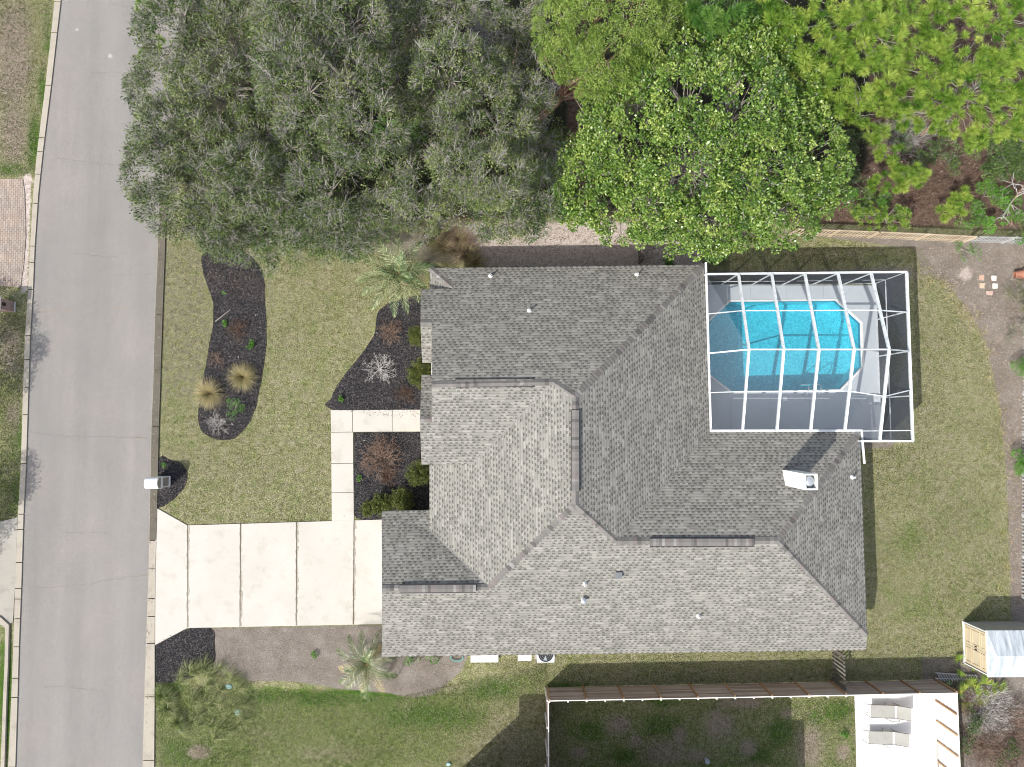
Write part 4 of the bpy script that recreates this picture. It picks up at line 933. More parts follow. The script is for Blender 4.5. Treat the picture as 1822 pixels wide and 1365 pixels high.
# ------------------------------------------------------------------ mailbox and small things
mb = thing('mailbox', 'chunky white mailbox with a rounded top at the kerb beside the driveway', 'mailbox', P(290, 858, 0))
xe = P(303, 858, 0)[0]; yc = P(282, 858, .7)[1]; w = .30; xw = xe-.66
m = MB(); m.box(xw+.08, xe, yc-w+.03, yc+w-.03, 0, .95); m.build('column', M['plastic_white'], mb)
m = MB(); pr = [(yc-w, .95), (yc-w, 1.15)]+[(yc-w*math.cos(a), 1.15+.26*math.sin(a)) for a in np.linspace(.2, math.pi-.2, 11)]+[(yc+w, 1.15), (yc+w, .95)]
n = len(pr); m.add([(xw-.02, y, z) for y, z in pr]+[(xe-.02, y, z) for y, z in pr], [tuple(range(n)), tuple(reversed(range(n, 2*n)))]+[(i, n+i, n+(i+1) % n, (i+1) % n) for i in range(n)])
m.build('box', M['plastic_white'], mb)
m = MB(); q = [(yc-w+.04, 1.0), (yc-w+.04, 1.15)]+[(yc-(w-.05)*math.cos(a), 1.14+.2*math.sin(a)) for a in np.linspace(.3, math.pi-.3, 7)]+[(yc+w-.04, 1.15), (yc+w-.04, 1.0)]
m.add([(xe-.014, y, z) for y, z in q], [tuple(reversed(range(len(q))))]); m.box(xe, xe+.006, yc-w+.08, yc+w-.08, .2, .85); m.build('panel', M['tan'], mb)
m = MB(); m.box(xe+.0, xe+.02, yc-w+.0, yc+w-.0, .86, .95); m.box(xe, xe+.03, yc-w+.03, yc+w-.03, 0, .12); m.build('trim', M['plastic_white'], mb)
bm_ = thing('brick_mailbox', 'brick mailbox pillar with a pale cap at the left edge by the kerb', 'mailbox', P(12, 548, 0))
p = P(27, 546, 0); m = MB(); m.box(p[0]-.62, p[0], p[1]-.27, p[1]+.27, 0, 1.15); m.build('pillar', M['brick'], bm_)
m = MB(); m.box(p[0]-.68, p[0]+.05, p[1]-.33, p[1]+.33, 1.15, 1.22); m.build('cap', M['concrete_white'], bm_)
m = MB(); m.box(p[0], p[0]+.02, p[1]-.09, p[1]+.09, .75, .98); m.build('slot', M['dark'], bm_)
m = MB(); m.box(p[0]+.0, p[0]+.03, p[1]-.3, p[1]+.27, 0, .08); m.build('plinth', M['concrete_white'], bm_)
# air conditioner
ac = thing('air_conditioner', 'grey air conditioner with a round fan grille beside the house wall', 'air conditioner', P(970, 1166, 0))
c = P(971, 1164, .8); m = MB(); m.box(c[0]-.45, c[0]+.45, c[1]-.43, c[1]+.40, .05, .80); m.build('cabinet', simple('ac_metal', (.52, .54, .56), .06, 20, .5), ac)
m = MB(); m.box(c[0]-.55, c[0]+.55, c[1]-.5, c[1]+.5, 0, .05); m.build('pad', M['olddrive'], ac)
m = MB(); m.lathe((c[0], c[1], .80), [(.39, 0), (.39, .02), (.37, .02), (.37, .005)], 28); m.build('fan_opening', M['dark'], ac)
m = MB()
for k in range(3):
    a_ = k*2.094+.4; m.add([(c[0]+.05*math.cos(a_), c[1]+.05*math.sin(a_), .83), (c[0]+.33*math.cos(a_-.3), c[1]+.33*math.sin(a_-.3), .835), (c[0]+.33*math.cos(a_+.35), c[1]+.33*math.sin(a_+.35), .822)], [(0, 1, 2)])
m.build('fan_blade', M['galv'], ac)
m = MB()
for r_ in (.1, .2, .3, .38): m.tube([(c[0]+r_*math.cos(a), c[1]+r_*math.sin(a), .86) for a in np.linspace(0, 2*math.pi, 25)], .004, 4, cap=False)
m.build('grille', M['galv'], ac)
def boxobj(name, label, cat, px0, px1, py0, py1, z0, z1, mat, lid=None):
    a = P(px0, py0, z1); b = P(px1, py1, z1); t = thing(name, label, cat, ((a[0]+b[0])/2, (a[1]+b[1])/2, 0))
    m = MB(); m.box(a[0], b[0], b[1], a[1], z0, z1-.04); m.build('case', mat, t)
    m = MB(); m.box(a[0]-.015, b[0]+.015, b[1]-.015, a[1]+.015, z1-.04, z1); m.build('lid', lid or mat, t); return t
boxobj('storage_bench', 'long white bench box against the house wall by the hose', 'bench', 838, 886, 1160, 1178, 0, .5, M['plastic_white'])
boxobj('utility_box', 'small white utility box between the bench and the air conditioner', 'utility box', 922, 945, 1162, 1175, 0, .7, M['plastic_white'])
m = MB()
for k in range(4):
    c = P(813, 1170, .05+k*.02); m.tube([(c[0]+(.36-.02*k)*math.cos(a)*1.0, c[1]+(.22-.02*k)*math.sin(a), .03+.02*k) for a in np.linspace(0, 6.28, 24)], .011, 5, cap=False)
tag(m.build('garden_hose', M['hose']), 'coiled teal garden hose lying by the house wall', 'hose')
pot = thing('clay_pot', 'terracotta pot tipped on its side near the right fence', 'pot', P(1815, 488, 0))
c = P(1812, 489, .2); m = MB(); pf = [(.17, 0), (.24, .42), (.27, .42), (.27, .5), (.235, .5), (.15, .06)]
b = len(m.v); m.lathe((0, 0, 0), pf, 22); R_ = Matrix.Rotation(R(78), 3, 'Y')@Matrix.Identity(3)
m.v = [tuple(R_@Vector(v)+Vector((c[0]-.25, c[1], .26))) for v in m.v]; m.build('pot_body', M['terracotta'], pot)
i = 0
for x, y, c_, lb in [(1747, 494, (.50, .33, .25), 'pinkish square stepping stone, left one of the upper pair'), (1769, 495, (.74, .70, .62), 'cream square stepping stone, right one of the upper pair'),
                 (1748, 508, (.55, .42, .30), 'tan square stepping stone, left one of the lower pair'), (1771, 509, (.76, .73, .66), 'cream square stepping stone, right one of the lower pair'), (1761, 521, (.60, .42, .35), 'pink oblong stepping stone below the other four')]:
    w_ = 4.2 if i < 4 else 5.5; hh = 4.5 if i < 4 else 3.2
    o = slab('stepping_stone', [(x-w_, y-hh), (x+w_, y-hh+.4), (x+w_-.4, y+hh), (x-w_, y+hh)], 0, .05, simple('stone_%d' % i, c_, .12, 25)); tag(o, lb, 'stepping stone', 'stepping stones on the bare soil'); i += 1
def stone(x, y, r_, label, mat='teal', z=.1):
    c = P(x, y, z*.5); m = MB(); m.lathe((c[0], c[1], 0), [(r_, 0), (r_*1.05, z*.4), (r_*.75, z*.9), (r_*.2, z)], 9)
    m.v = [(c[0]+(v[0]-c[0])*(1+.3*math.sin(v[1]*31+v[0]*17)), c[1]+(v[1]-c[1])*.8, v[2]) for v in m.v]
    tag(m.build('garden_stone', M[mat]), label, 'stone', 'pale stones in the front garden')
stone(407, 1222, .16, 'dark teal stone at the upper right of the tall grass clump'); stone(424, 1268, .2, 'pale teal stone right of the tall grass clump'); stone(322, 1300, .15, 'pale teal stone at the lower left of the tall grass clump')
stone(798, 1360, .12, 'teal stone on the lawn at the bottom edge of the shadow')
tag(slab('valve_lid', [(508, 427), (514, 424), (518, 430), (511, 434)], 0, .05, simple('grey_lid', (.22, .24, .27))), 'small grey valve lid on the lawn under the oak edge', 'lid')
bu = thing('bucket', 'tan bucket beside a blue lid behind the garden shed', 'bucket', P(1817, 1117, 0))
c = P(1817, 1117, .4); m = MB(); m.lathe((c[0], c[1], 0), [(.17, 0), (.20, .4), (.18, .4), (.15, .02)], 18); m.build('pail', simple('bucket_tan', (.5, .42, .36)), bu)
m = MB(); c2 = P(1800, 1114, .05); m.lathe((c2[0], c2[1], 0), [(.14, 0), (.14, .04)], 14); m.build('lid', M['blue'], bu)
tr = thing('trellis', 'fallen dark wooden trellis lying beside the board fence corner', 'trellis', P(1700, 1205, 0))
for k, (y0_, y1_) in enumerate([(1197, 1203), (1207, 1209)]):
    m = MB(); m.beam(P(1664, y0_, .12), P(1740, y1_, .12), .05, .05, .3); m.build('rail', M['picket_grey'], tr)
m = MB()
for k in range(15):
    x = 1667+k*4.8; m.beam(P(x, 1197+k*.2, .16), P(x+9, 1212+k*.1, .16), .04, .02, random.random()*.4)
m.build('slats', M['picket_grey'], tr)
fv = thing('fountain_pot', 'small round dark ornament standing in the shaded grass of the fenced yard', 'ornament', P(1258, 1354, 0))
m = MB(); c = P(1258, 1354, .2); m.lathe((c[0], c[1], 0), [(.10, 0), (.06, .15), (.13, .3), (.11, .3), (.05, .22)], 14); m.build('bowl', M['galv'], fv)

# ------------------------------------------------------------------ neighbour house (outside the frame, throws the large shadow)
nh = thing('neighbour_house', 'neighbouring house just below the picture whose shadow falls on the fenced yard', 'house', (4, -26, 0))
def q2(px, py): return ((px-NX)/PXM, -(py-NY)/PXM)
NB = 5.5
sx = lambda X: (X-NX)/PXM
# slab corners chosen from the shadow outline
Lx = (933-NX)/PXM-.735*NB; Ny = -(1222-NY)/PXM-.655*NB; Rx = (1402-NX)/PXM-.735*NB; Rx2 = (1424-NX)/PXM-.735*NB; Ny2 = -(1268-NY)/PXM-.655*NB
m = MB(); m.box(Lx+.6, Rx2-.5, Ny-12, Ny2-.4, 0, NB-.4); m.box(Lx+.6, Rx-.4, Ny2-.4, Ny-.35, 0, NB-.4); m.build('wall', M['stucco'], nh)
m = MB(); m.box(Lx, Rx, Ny-13, Ny, NB-.4, NB-.1); m.box(Rx, Rx2, Ny-13, Ny2, NB-.4, NB-.1); 
m.add([(Lx, Ny, NB-.1), (Rx, Ny, NB-.1), (Rx, Ny-13, NB-.1), (Lx, Ny-13, NB-.1), ((Lx+4), Ny-6.5, NB+1.2), ((Rx-4), Ny-6.5, NB+1.2)], [(0, 4, 5, 1), (1, 5, 2), (2, 5, 4, 3), (3, 4, 0)]); m.build('roof', M['cap'], nh)
for k in range(4):
    m = MB(); xx = Lx+2.2+k*3.4; m.box(xx, xx+1.2, Ny-.37, Ny-.33, 1, 2.4); w_ = m.build('window', M['white'], nh); m = MB(); m.box(xx+.08, xx+1.12, Ny-.345, Ny-.31, 1.08, 2.32); m.build('pane', M['glass'], w_)
#VEGETATION
# ------------------------------------------------------------------ vegetation
def unit(a): return a/np.maximum(np.linalg.norm(a, axis=-1, keepdims=True), 1e-9)
def rdir(n, zmin=-1.0):
    z = rng.uniform(zmin, 1, n); a = rng.uniform(0, 2*np.pi, n); r = np.sqrt(1-z*z)
    return np.stack([r*np.cos(a), r*np.sin(a), z], 1)
class LF:
    """collects leaf quads / blades as numpy arrays"""
    def __init__(s): s.V = []; s.T = []
    def leaves(s, C, D, Nn, l, w, t, fold=0.0):
        n = len(C); D = unit(D); S = unit(np.cross(D, Nn)); l = np.broadcast_to(l, (n,))[:, None]; w = np.broadcast_to(w, (n,))[:, None]
        s.V.append(np.stack([C, C+D*l*.5+S*w*.5, C+D*l, C+D*l*.5-S*w*.5], 1)); s.T.append(np.clip(np.broadcast_to(t, (n,)), 0, 1))
    def ribbon(s, A, B, w, t, up=None):
        n = len(A); D = unit(B-A); U = np.tile([0, 0, 1.0], (n, 1)) if up is None else up
        S = unit(np.cross(D, U+rng.normal(0, .25, (n, 3)))); w = np.broadcast_to(w, (n,))[:, None]
        s.V.append(np.stack([A-S*w*.5, A+S*w*.5, B+S*w*.3, B-S*w*.3], 1)); s.T.append(np.clip(np.broadcast_to(t, (n,)), 0, 1))
    def build(s, name, mat, parent=None, kind=None):
        V = np.concatenate(s.V); n = len(V); o = mk(name, V.reshape(-1, 3), np.arange(4*n).reshape(n, 4), mat, parent, tint=np.concatenate(s.T), loc=None)
        if kind: tag(o, kind=kind)
        return o
def limb(m, a, b, r0, r1, seg=5, wob=.15, n=6, sag=0):
    a = np.array(a, float); b = np.array(b, float); L = np.linalg.norm(b-a); pts = []; rs = []
    for i in range(seg+1):
        t = i/seg; p = a+(b-a)*t
        if 0 < i < seg: p = p+rng.normal(0, wob*L/seg, 3)*[1, 1, .5]
        p[2] += sag*L*math.sin(math.pi*t); pts.append(tuple(p)); rs.append(r0+(r1-r0)*t)
    m.tube(pts, rs, n, cap=False); return pts
def dome_pts(bl, per_m2, zmin=-.1, shell=(.82, 1.0)):
    """clump centres over the union of ellipsoids (x,y,z,r,rz)"""
    out = []
    for i, (x, y, z, r, rz) in enumerate(bl):
        n = int(per_m2*2*math.pi*r*r); d = rdir(n, zmin); k = rng.uniform(*shell, n)[:, None]
        p = np.array([x, y, z])+d*k*[r, r, rz]; ok = np.ones(n, bool)
        for j, (X, Y, Z, r2, rz2) in enumerate(bl):
            if j != i: ok &= (((p[:, 0]-X)/r2)**2+((p[:, 1]-Y)/r2)**2+((p[:, 2]-Z)/rz2)**2) > .62
        q = p[ok]; out.append(np.concatenate([q, d[ok]], 1))
    return np.concatenate(out)
def broad_tree(name, label, cat, base, blobs, leafmat_, barkmat, dens=1.6, clump=.55, nleaf=60, ll=.10, lw=.045, twigs=4, twigw=.02, twigt=.6, spill=.5, group='trees in the wood', up=.7, tw_out=.25, leafy=1.0, trunk=.2, shell=(.82, 1.0), tofs=0.0):
    bl = []
    for px, py, z, r, rz in blobs:
        p = P(px, py, z); bl.append((p[0], p[1], z, r, rz))
    b0 = P(base[0], base[1], 0); t = thing(name, label, cat, b0, group)
    cx, cy, cz = np.mean([b[:3] for b in bl], 0)
    m = MB(); fork = (b0[0]+(cx-b0[0])*.5, b0[1]+(cy-b0[1])*.5, (max(.8, cz*.42) if cz > 2 else cz*.3)); limb(m, b0, fork, trunk, trunk*.75, 4, .08, 8)
    m.build('trunk', barkmat, t)
    m = MB(); C = dome_pts(bl, dens, shell=shell); hub = []
    for b in bl:
        e = (b[0], b[1], b[2]-b[4]*.5); limb(m, fork, e, trunk*.6, trunk*.22, 6, .18, 6, .05); hub.append(e)
    hub = np.array(hub)
    cen = C[:, :3]; dd = C[:, 3:]
    near = np.argmin(((cen[:, None, :]-hub[None])**2).sum(2), 1)
    for k in rng.permutation(len(cen))[:int(len(cen)*.22)]:
        h_ = hub[near[k]]; limb(m, h_+(cen[k]-h_)*.05, cen[k]-dd[k]*clump*.2, trunk*.12, .010, 4, .22, 4, .05)
    m.build('branches', barkmat, t)
    L = LF(); n = len(cen); nl = (nleaf*rng.uniform(.5, 1.35, n)*leafy).astype(int); idx = np.repeat(np.arange(n), nl)
    cs = clump*rng.uniform(.7, 1.3, n); d = rdir(len(idx), -.45); d = unit(d+dd[idx]*.35)
    rad = cs[idx]*rng.uniform(.35, 1.0, len(idx))**.6
    pos = cen[idx]+d*rad[:, None]*[1, 1, .7]
    D = unit(d+rng.normal(0, .55, d.shape)+[0, 0, -.1]); Nn = unit(np.array([0, 0, 1.0])*up+d*.5+rng.normal(0, .45, d.shape))
    ct = rng.normal(.5+tofs, .15, n); tt = ct[idx]+rng.normal(0, .16, len(idx))
    L.leaves(pos, D, Nn, ll*rng.uniform(.7, 1.3, len(idx)), lw*rng.uniform(.7, 1.3, len(idx)), tt); L.build('crown', leafmat_, t)
    if twigs:
        L = LF(); idx = np.repeat(np.arange(n), max(1, twigs)); d = rdir(len(idx), -.1); d = unit(d+dd[idx]*.6)
        A = cen[idx]-dd[idx]*.2*clump; B = cen[idx]+d*(cs[idx]*rng.uniform(.8, 1.0+tw_out, len(idx)))[:, None]
        mid_ = (A+B)/2+rng.normal(0, .06, A.shape); L.ribbon(A, mid_, twigw*1.2, rng.uniform(0, 1, len(A))*twigt+.2); L.ribbon(mid_, B, twigw*.8, rng.uniform(0, 1, len(A))*twigt+.2)
        for q in range(2):
            e = mid_+unit(d+rng.normal(0, .7, d.shape))*(cs[idx]*.5)[:, None]; L.ribbon(mid_, e, twigw*.6, rng.uniform(0, 1, len(A))*twigt+.3)
        L.build('twigs', M['twig'], t)
    return t
OAK = dict(dens=2.6, clump=.50, nleaf=150, ll=.105, lw=.05, twigs=12, twigw=.016, tw_out=.34)
def oak(label, base, blobs, mat='oak', **k):
    a = dict(OAK); a.update(k); blobs = [(x, y, z+(rng.uniform(-1.7, 1.3) if z > 4.3 else 0), r_*(.92 if z > 3.5 else 1), rz) for x, y, z, r_, rz in blobs]; a['tofs'] = rng.uniform(-.14, .16)
    return broad_tree('oak_tree', label, 'oak tree', base, blobs, M[mat], M['bark'], **a)
oak('broad grey-green oak overhanging the road at the upper left', (400, 170), [(330, 60, 5.8, 2.1, 1.6), (410, 60, 6.4, 2.2, 1.7), (300, 165, 5.4, 1.8, 1.5), (385, 165, 6.4, 2.2, 1.8), (455, 150, 5.6, 1.7, 1.5), (300, 240, 4.8, 1.7, 1.3)])
oak('oak reaching over the kerb above the front lawn', (390, 340), [(290, 305, 4.6, 1.9, 1.4), (370, 270, 5.4, 2.0, 1.6), (360, 350, 4.8, 2.1, 1.5), (300, 365, 3.9, 1.6, 1.2), (440, 320, 5.2, 1.8, 1.5), (395, 400, 3.4, 1.5, 1.1)])
oak('tall oak with pale twigs in the middle of the wood', (620, 160), [(540, 60, 7.4, 2.1, 1.8), (610, 40, 7.9, 2.3, 1.9), (690, 60, 7.4, 2.0, 1.7), (540, 150, 7.4, 2.0, 1.7), (620, 140, 8.2, 2.4, 2.0), (700, 140, 7.2, 1.7, 1.6), (570, 225, 7.0, 1.9, 1.6), (650, 225, 7.0, 1.9, 1.6)])
oak('rounded oak left of the leaning dead trees', (830, 180), [(800, 130, 6.8, 1.6, 1.5), (860, 155, 7.0, 1.6, 1.5), (770, 200, 6.4, 1.5, 1.3), (840, 220, 7.0, 1.7, 1.5), (895, 225, 6.2, 1.4, 1.3)])
oak('small oak between the tall oak and the front lawn', (560, 345), [(520, 300, 5.0, 1.5, 1.3), (585, 330, 5.4, 1.6, 1.4), (540, 380, 4.4, 1.5, 1.2), (600, 400, 3.8, 1.5, 1.1)])
oak('low leafy green oak branches over the dark mulch bed', (450, 410), [(440, 420, 2.7, 1.3, .8), (490, 400, 3.3, 1.3, .9), (395, 425, 2.6, 1.1, .7), (540, 425, 2.6, 1.1, .7), (470, 450, 2.0, .9, .6)], 'oak_green', nleaf=150, trunk=.11)
oak('yellow-green oak above the feather palm', (725, 345), [(700, 300, 5.4, 1.4, 1.2), (755, 330, 5.4, 1.4, 1.2), (690, 360, 4.6, 1.3, 1.1), (745, 385, 4.0, 1.3, 1.0)], 'oak', trunk=.14)
oak('oak with a pale forked limb above the house corner', (860, 320), [(820, 300, 5.8, 1.4, 1.3), (880, 320, 5.6, 1.5, 1.3), (840, 360, 4.8, 1.4, 1.1), (905, 375, 4.0, 1.3, 1.0), (930, 290, 5.0, 1.2, 1.1)], 'oak', trunk=.15)
oak('green shrubby oak against the sandy strip', (940, 375), [(880, 385, 2.6, 1.0, .8), (930, 385, 3.0, 1.1, .9), (975, 365, 3.4, 1.2, 1.0), (960, 330, 3.8, 1.1, 1.0)], 'oak_green', nleaf=160, trunk=.1)
oak('dull grey oak at the top edge right of the tall oak', (760, -10), [(740, -5, 6.0, 1.5, 1.3), (800, 10, 5.4, 1.5, 1.2), (860, -5, 5.2, 1.4, 1.2), (920, 20, 5.4, 1.4, 1.2)], 'oak', leafy=.8, trunk=.14)
oak('thin grey-leaved oak beside the leaning dead trees', (925, 130), [(925, 110, 4.6, 1.1, 1.0), (940, 180, 4.4, 1.1, 1.0), (905, 60, 4.6, 1.0, .9), (945, 240, 3.8, 1.1, .9)], 'oak', leafy=.8, trunk=.1)
oak('grey oak at the top edge left of the tall oak', (470, -10), [(470, 10, 6.0, 1.6, 1.4), (430, -30, 6.0, 1.6, 1.3), (480, 90, 5.2, 1.2, 1.1), (470, 225, 5.0, 1.3, 1.1)], 'oak', trunk=.14)
oak('low bushy oak at the lawn edge left of the feather palm', (600, 425), [(590, 432, 2.0, .95, .6), (630, 425, 2.2, .9, .65), (655, 395, 2.8, 1.1, .8), (560, 415, 2.4, 1.0, .7)], 'oak_green', nleaf=150, trunk=.08)
# magnolia
broad_tree('magnolia_tree', 'large glossy green magnolia behind the house next to the pool cage', 'magnolia', (1255, 270),
    [(1190, 115, 6.4, 1.8, 1.6), (1150, 190, 6.6, 2.0, 1.7), (1110, 270, 6.0, 2.0, 1.6), (1060, 330, 4.6, 1.7, 1.4), (1230, 180, 7.6, 2.1, 1.9), (1330, 110, 7.0, 1.9, 1.7), (1310, 200, 8.0, 2.3, 2.0), (1390, 190, 6.8, 2.0, 1.7),
     (1420, 280, 6.2, 2.1, 1.7), (1340, 300, 7.4, 2.3, 1.9), (1240, 290, 7.6, 2.3, 1.9), (1170, 350, 6.0, 1.9, 1.6), (1270, 380, 5.4, 1.9, 1.5), (1390, 370, 5.2, 1.8, 1.4), (1100, 370, 4.2, 1.7, 1.2), (1040, 300, 4.4, 1.3, 1.2), (1075, 215, 5.4, 1.2, 1.1), (1030, 370, 3.4, 1.0, .8), (1150, 395, 3.6, 1.1, .9), (1320, 410, 4.0, 1.1, .9), (1370, 50, 6.4, .9, .8), (1210, 415, 3.9, 1.1, 1.0), (1265, 440, 3.6, .75, .7), (1455, 340, 4.8, 1.2, 1.1)],
    M['magnolia'], M['bark'], dens=6.0, clump=.27, nleaf=62, ll=.125, lw=.085, shell=(.74, 1.1), twigs=1, twigw=.02, group=None, up=.8, tw_out=-.1, trunk=.28)

def tufts(L, C, D, n, l, w, t):
    """needle tufts at C pointing along D"""
    k = len(C); idx = np.repeat(np.arange(k), n); d = unit(rdir(len(idx), -.35)+D[idx]*.55)
    s = rng.uniform(.75, 1.2, k)[idx]; N_ = unit(rng.normal(0, .6, d.shape)+[0, 0, 1.0]); tt = np.repeat(rng.normal(t, .2, k), n)+rng.normal(0, .15, len(idx))
    L.leaves(C[idx], d+[0, 0, -.12], N_, l*s*rng.uniform(.7, 1.1, len(idx)), w, tt)
def pine(label, base, blobs, dens=4.2, mat='pine', n=125, l=.34, w=.018, h=None, group='pines in the wood', trunk=.13, name='pine_tree', cone=True, grow_=1.0):
    bl = [(*P(px, py, z), r*grow_, rz) for px, py, z, r, rz in blobs]
    b0 = P(*base, 0); t = thing(name, label, 'pine tree', b0, group); top = max(b[2]+b[4]*.5 for b in bl) if h is None else h
    c = np.mean([b[:2] for b in bl], 0); tp = (c[0], c[1], top-.4); m = MB(); limb(m, b0, tp, trunk, .04, 6, .03, 7); m.build('trunk', M['bark_pine'], t)
    C = dome_pts(bl, dens, zmin=-.5, shell=(.35, 1.0)); L = LF(); m = MB()
    for p in C:
        q = np.array(b0)+(np.array(tp)-b0)*min(.78, max(.3, (p[2]-1.2)/top)); 
        ax = np.array([q[0], q[1], max(.8, p[2]-1.4)])
        if rng.random() < .28:
            v = unit((ax-p[:3])[None])[0]; limb(m, p[:3]+v*rng.uniform(.9, 1.7), p[:3]+np.array([0, 0, .03]), .022, .009, 4, .12, 4, .03)
    m.build('branches', M['twig'], t)
    D = unit(C[:, 3:]*[1, 1, .5]+[0, 0, .35]); tufts(L, C[:, :3], D, n, l, w, .52)
    L.build('crown', M[mat], t)
    if cone:
        L = LF(); d = np.tile([0, 0, 1.0], (len(C), 1)); L.leaves(C[:, :3]+D*.04, D, rng.normal(0, 1, D.shape), .11, .045, .75); L.build('buds', M['leaf_litter'], t)
    return t
pine('bright green pine at the top edge above the magnolia', (1290, -60), [(1240, 5, 8.0, 1.2, .9), (1290, 15, 8.4, 1.4, .9), (1255, 50, 7.4, .8, .5), (1350, -5, 8.0, 1.0, .7), (1330, 30, 7.4, .7, .5)], mat='pine_dark', n=110, l=.4)
pine('wide yellow-green pine with pale branches right of the magnolia', (1480, 60), [(1420, 10, 9, 1.6, 1.1), (1500, 5, 9.4, 1.6, 1.1), (1460, 80, 8.8, 1.6, 1.1), (1550, 70, 8.8, 1.6, 1.0), (1430, 135, 8, 1.3, .8), (1510, 145, 7.8, 1.5, .9), (1385, 60, 8, 1.1, .8), (1590, 30, 8.6, 1.1, .8), (1560, 130, 7.8, 1.2, .8)], dens=4.6)
pine('pine filling the top right corner', (1760, 20), [(1690, 10, 8.6, 1.6, 1.0), (1770, 20, 9, 1.6, 1.0), (1700, 80, 8.4, 1.6, .9), (1770, 90, 8.6, 1.6, .9), (1822, 40, 8.6, 1.3, .9), (1815, 140, 8, 1.3, .9), (1660, 50, 8, 1.0, .8)], dens=4.6)
pine('pine in the middle of the right-hand wood', (1660, 190), [(1640, 110, 7.6, 1.3, .9), (1690, 155, 7.6, 1.5, .9), (1745, 165, 7.6, 1.4, .9), (1610, 160, 6.8, 1.2, .8), (1790, 200, 7, 1.3, .8), (1740, 220, 6.6, 1.3, .7), (1690, 215, 6.2, .9, .6), (1815, 245, 6.2, .8, .6)], dens=4.4)
pine('thin pine with scattered tufts over the dead brush', (1560, 210), [(1530, 190, 6.4, 1.0, .7), (1580, 205, 5.8, 1.1, .7), (1550, 235, 5.2, .6, .4), (1640, 205, 6, .9, .5), (1610, 240, 5, .6, .4)], dens=3.4)
pine('young pine with a few bright sprays above the picket fence', (1590, 300), [(1572, 272, 3.4, .5, .4), (1600, 318, 3.4, .75, .5), (1562, 325, 3.0, .5, .4), (1632, 312, 3.2, .55, .4), (1585, 295, 3, .4, .3)], dens=6, trunk=.05)
pine('small bright pine sapling near the fence', (1702, 370), [(1702, 362, 2.0, .6, .5), (1680, 378, 1.6, .45, .3), (1715, 350, 2, .4, .3)], dens=8, mat='pine', trunk=.04, l=.3)
pine('feathery low pine leaning over the picket fence', (1570, 395), [(1555, 385, 1.6, .8, .4), (1600, 388, 1.5, .7, .4), (1525, 380, 1.6, .5, .4), (1585, 402, 1.5, .4, .3)], dens=11, mat='pine', n=70, l=.2, w=.014, trunk=.04)
pine('bright little pine at the road edge, topmost tuft cluster', (275, 40), [(262, 8, 3.6, .6, .5), (262, 30, 3.4, .6, .5), (272, 52, 3.0, .5, .4), (300, 12, 3.2, .4, .4)], dens=3.2, n=80, mat='pine', trunk=.06)
pine('small pine peeping out from under the oak by the road', (262, 90), [(262, 70, 2.6, .3, .3), (280, 75, 2.4, .35, .3), (258, 98, 2.0, .28, .25)], dens=5, n=80, mat='pine', trunk=.05, l=.28)
# sand pine with fine foliage
broad_tree('sand_pine_tree', 'yellow-green fine-needled pine with bare grey lower branches beside the magnolia', 'pine tree', (945, 230),
    [(1000, 50, 7.6, 1.2, 1.0), (1060, 30, 8.4, 1.5, 1.2), (1130, 40, 8.2, 1.5, 1.2), (1180, 30, 7.6, 1.1, 1.0), (1080, 95, 8.0, 1.5, 1.2), (1130, 105, 7.6, 1.2, 1.1), (1000, 115, 6.6, .8, .7), (970, 90, 6.2, .45, .5), (1060, 150, 6.6, 1.0, .8), (1100, 165, 6.2, .8, .8)],
    M['sandpine'], M['bark_pine'], dens=6, clump=.3, nleaf=170, ll=.10, lw=.036, twigs=1, twigw=.018, group=None, up=.4, tw_out=0.1, trunk=.15)
broad_tree('sand_pine_tree', 'small soft green pine left of the magnolia near the dead branches', 'pine tree', (1010, 260),
    [(1010, 260, 3.4, .8, .7), (1000, 235, 3.2, .5, .5), (1035, 275, 3.4, .6, .5)], M['sandpine'], M['bark_pine'], dens=5, clump=.25, nleaf=80, ll=.09, lw=.02, twigs=2, twigw=.014, group=None, trunk=.06)
# dead leaning trees
def deadtree(label, pts, r0, r1, nb, spread, seed=0):
    q = [P(*p) for p in pts]; t = thing('dead_tree', label, 'dead tree', (q[0][0], q[0][1], 0), 'leaning dead trees'); m = MB()
    rs = list(np.linspace(r0, r1, len(q))); m.tube(q, rs, 7, cap=True); m.build('trunk', M['bark_pine'], t); m = MB(); A = np.array(q)
    for k in range(nb):
        u = rng.uniform(.3, 1)*(len(q)-1); i = min(int(u), len(q)-2); p = A[i]+(A[i+1]-A[i])*(u-i); d = rdir(1, -.1)[0]; L_ = spread*rng.uniform(.4, 1)
        pp = limb(m, p, p+d*L_, .022, .007, 4, .25, 4)
        for j in range(3): e = np.array(pp[2+j % 3]); limb(m, e, e+unit((d+rng.normal(0, .8, 3))[None])[0]*L_*.45, .012, .005, 3, .25, 4)
    m.build('branches', M['barewood'], t); return t
deadtree('leaning brown pine trunk with bare grey side branches', [(950, 222, .3), (975, 190, 2.2), (1000, 150, 4.2), (1030, 85, 6.6)], .10, .05, 16, 2.2)
deadtree('pale thin trunk slanting through the dark gap', [(905, 150, .3), (925, 60, 3), (950, -20, 6)], .06, .03, 12, 1.2)
deadtree('crooked pale limb lying across the gap above the feather palm', [(800, 270, 3.2), (765, 255, 3.8), (770, 232, 4.4), (790, 222, 4.8)], .09, .04, 8, 1.4)
deadtree('bleached branches fanning out beside the magnolia', [(1040, 200, 1.0), (1015, 165, 2.6), (985, 150, 4.2), (960, 60, 5.4)], .05, .02, 16, 2.0)
deadtree('dead grey tree lying in the reddish brush', [(1640, 240, .4), (1690, 190, 2.4), (1760, 130, 4.4)], .07, .03, 14, 1.6)
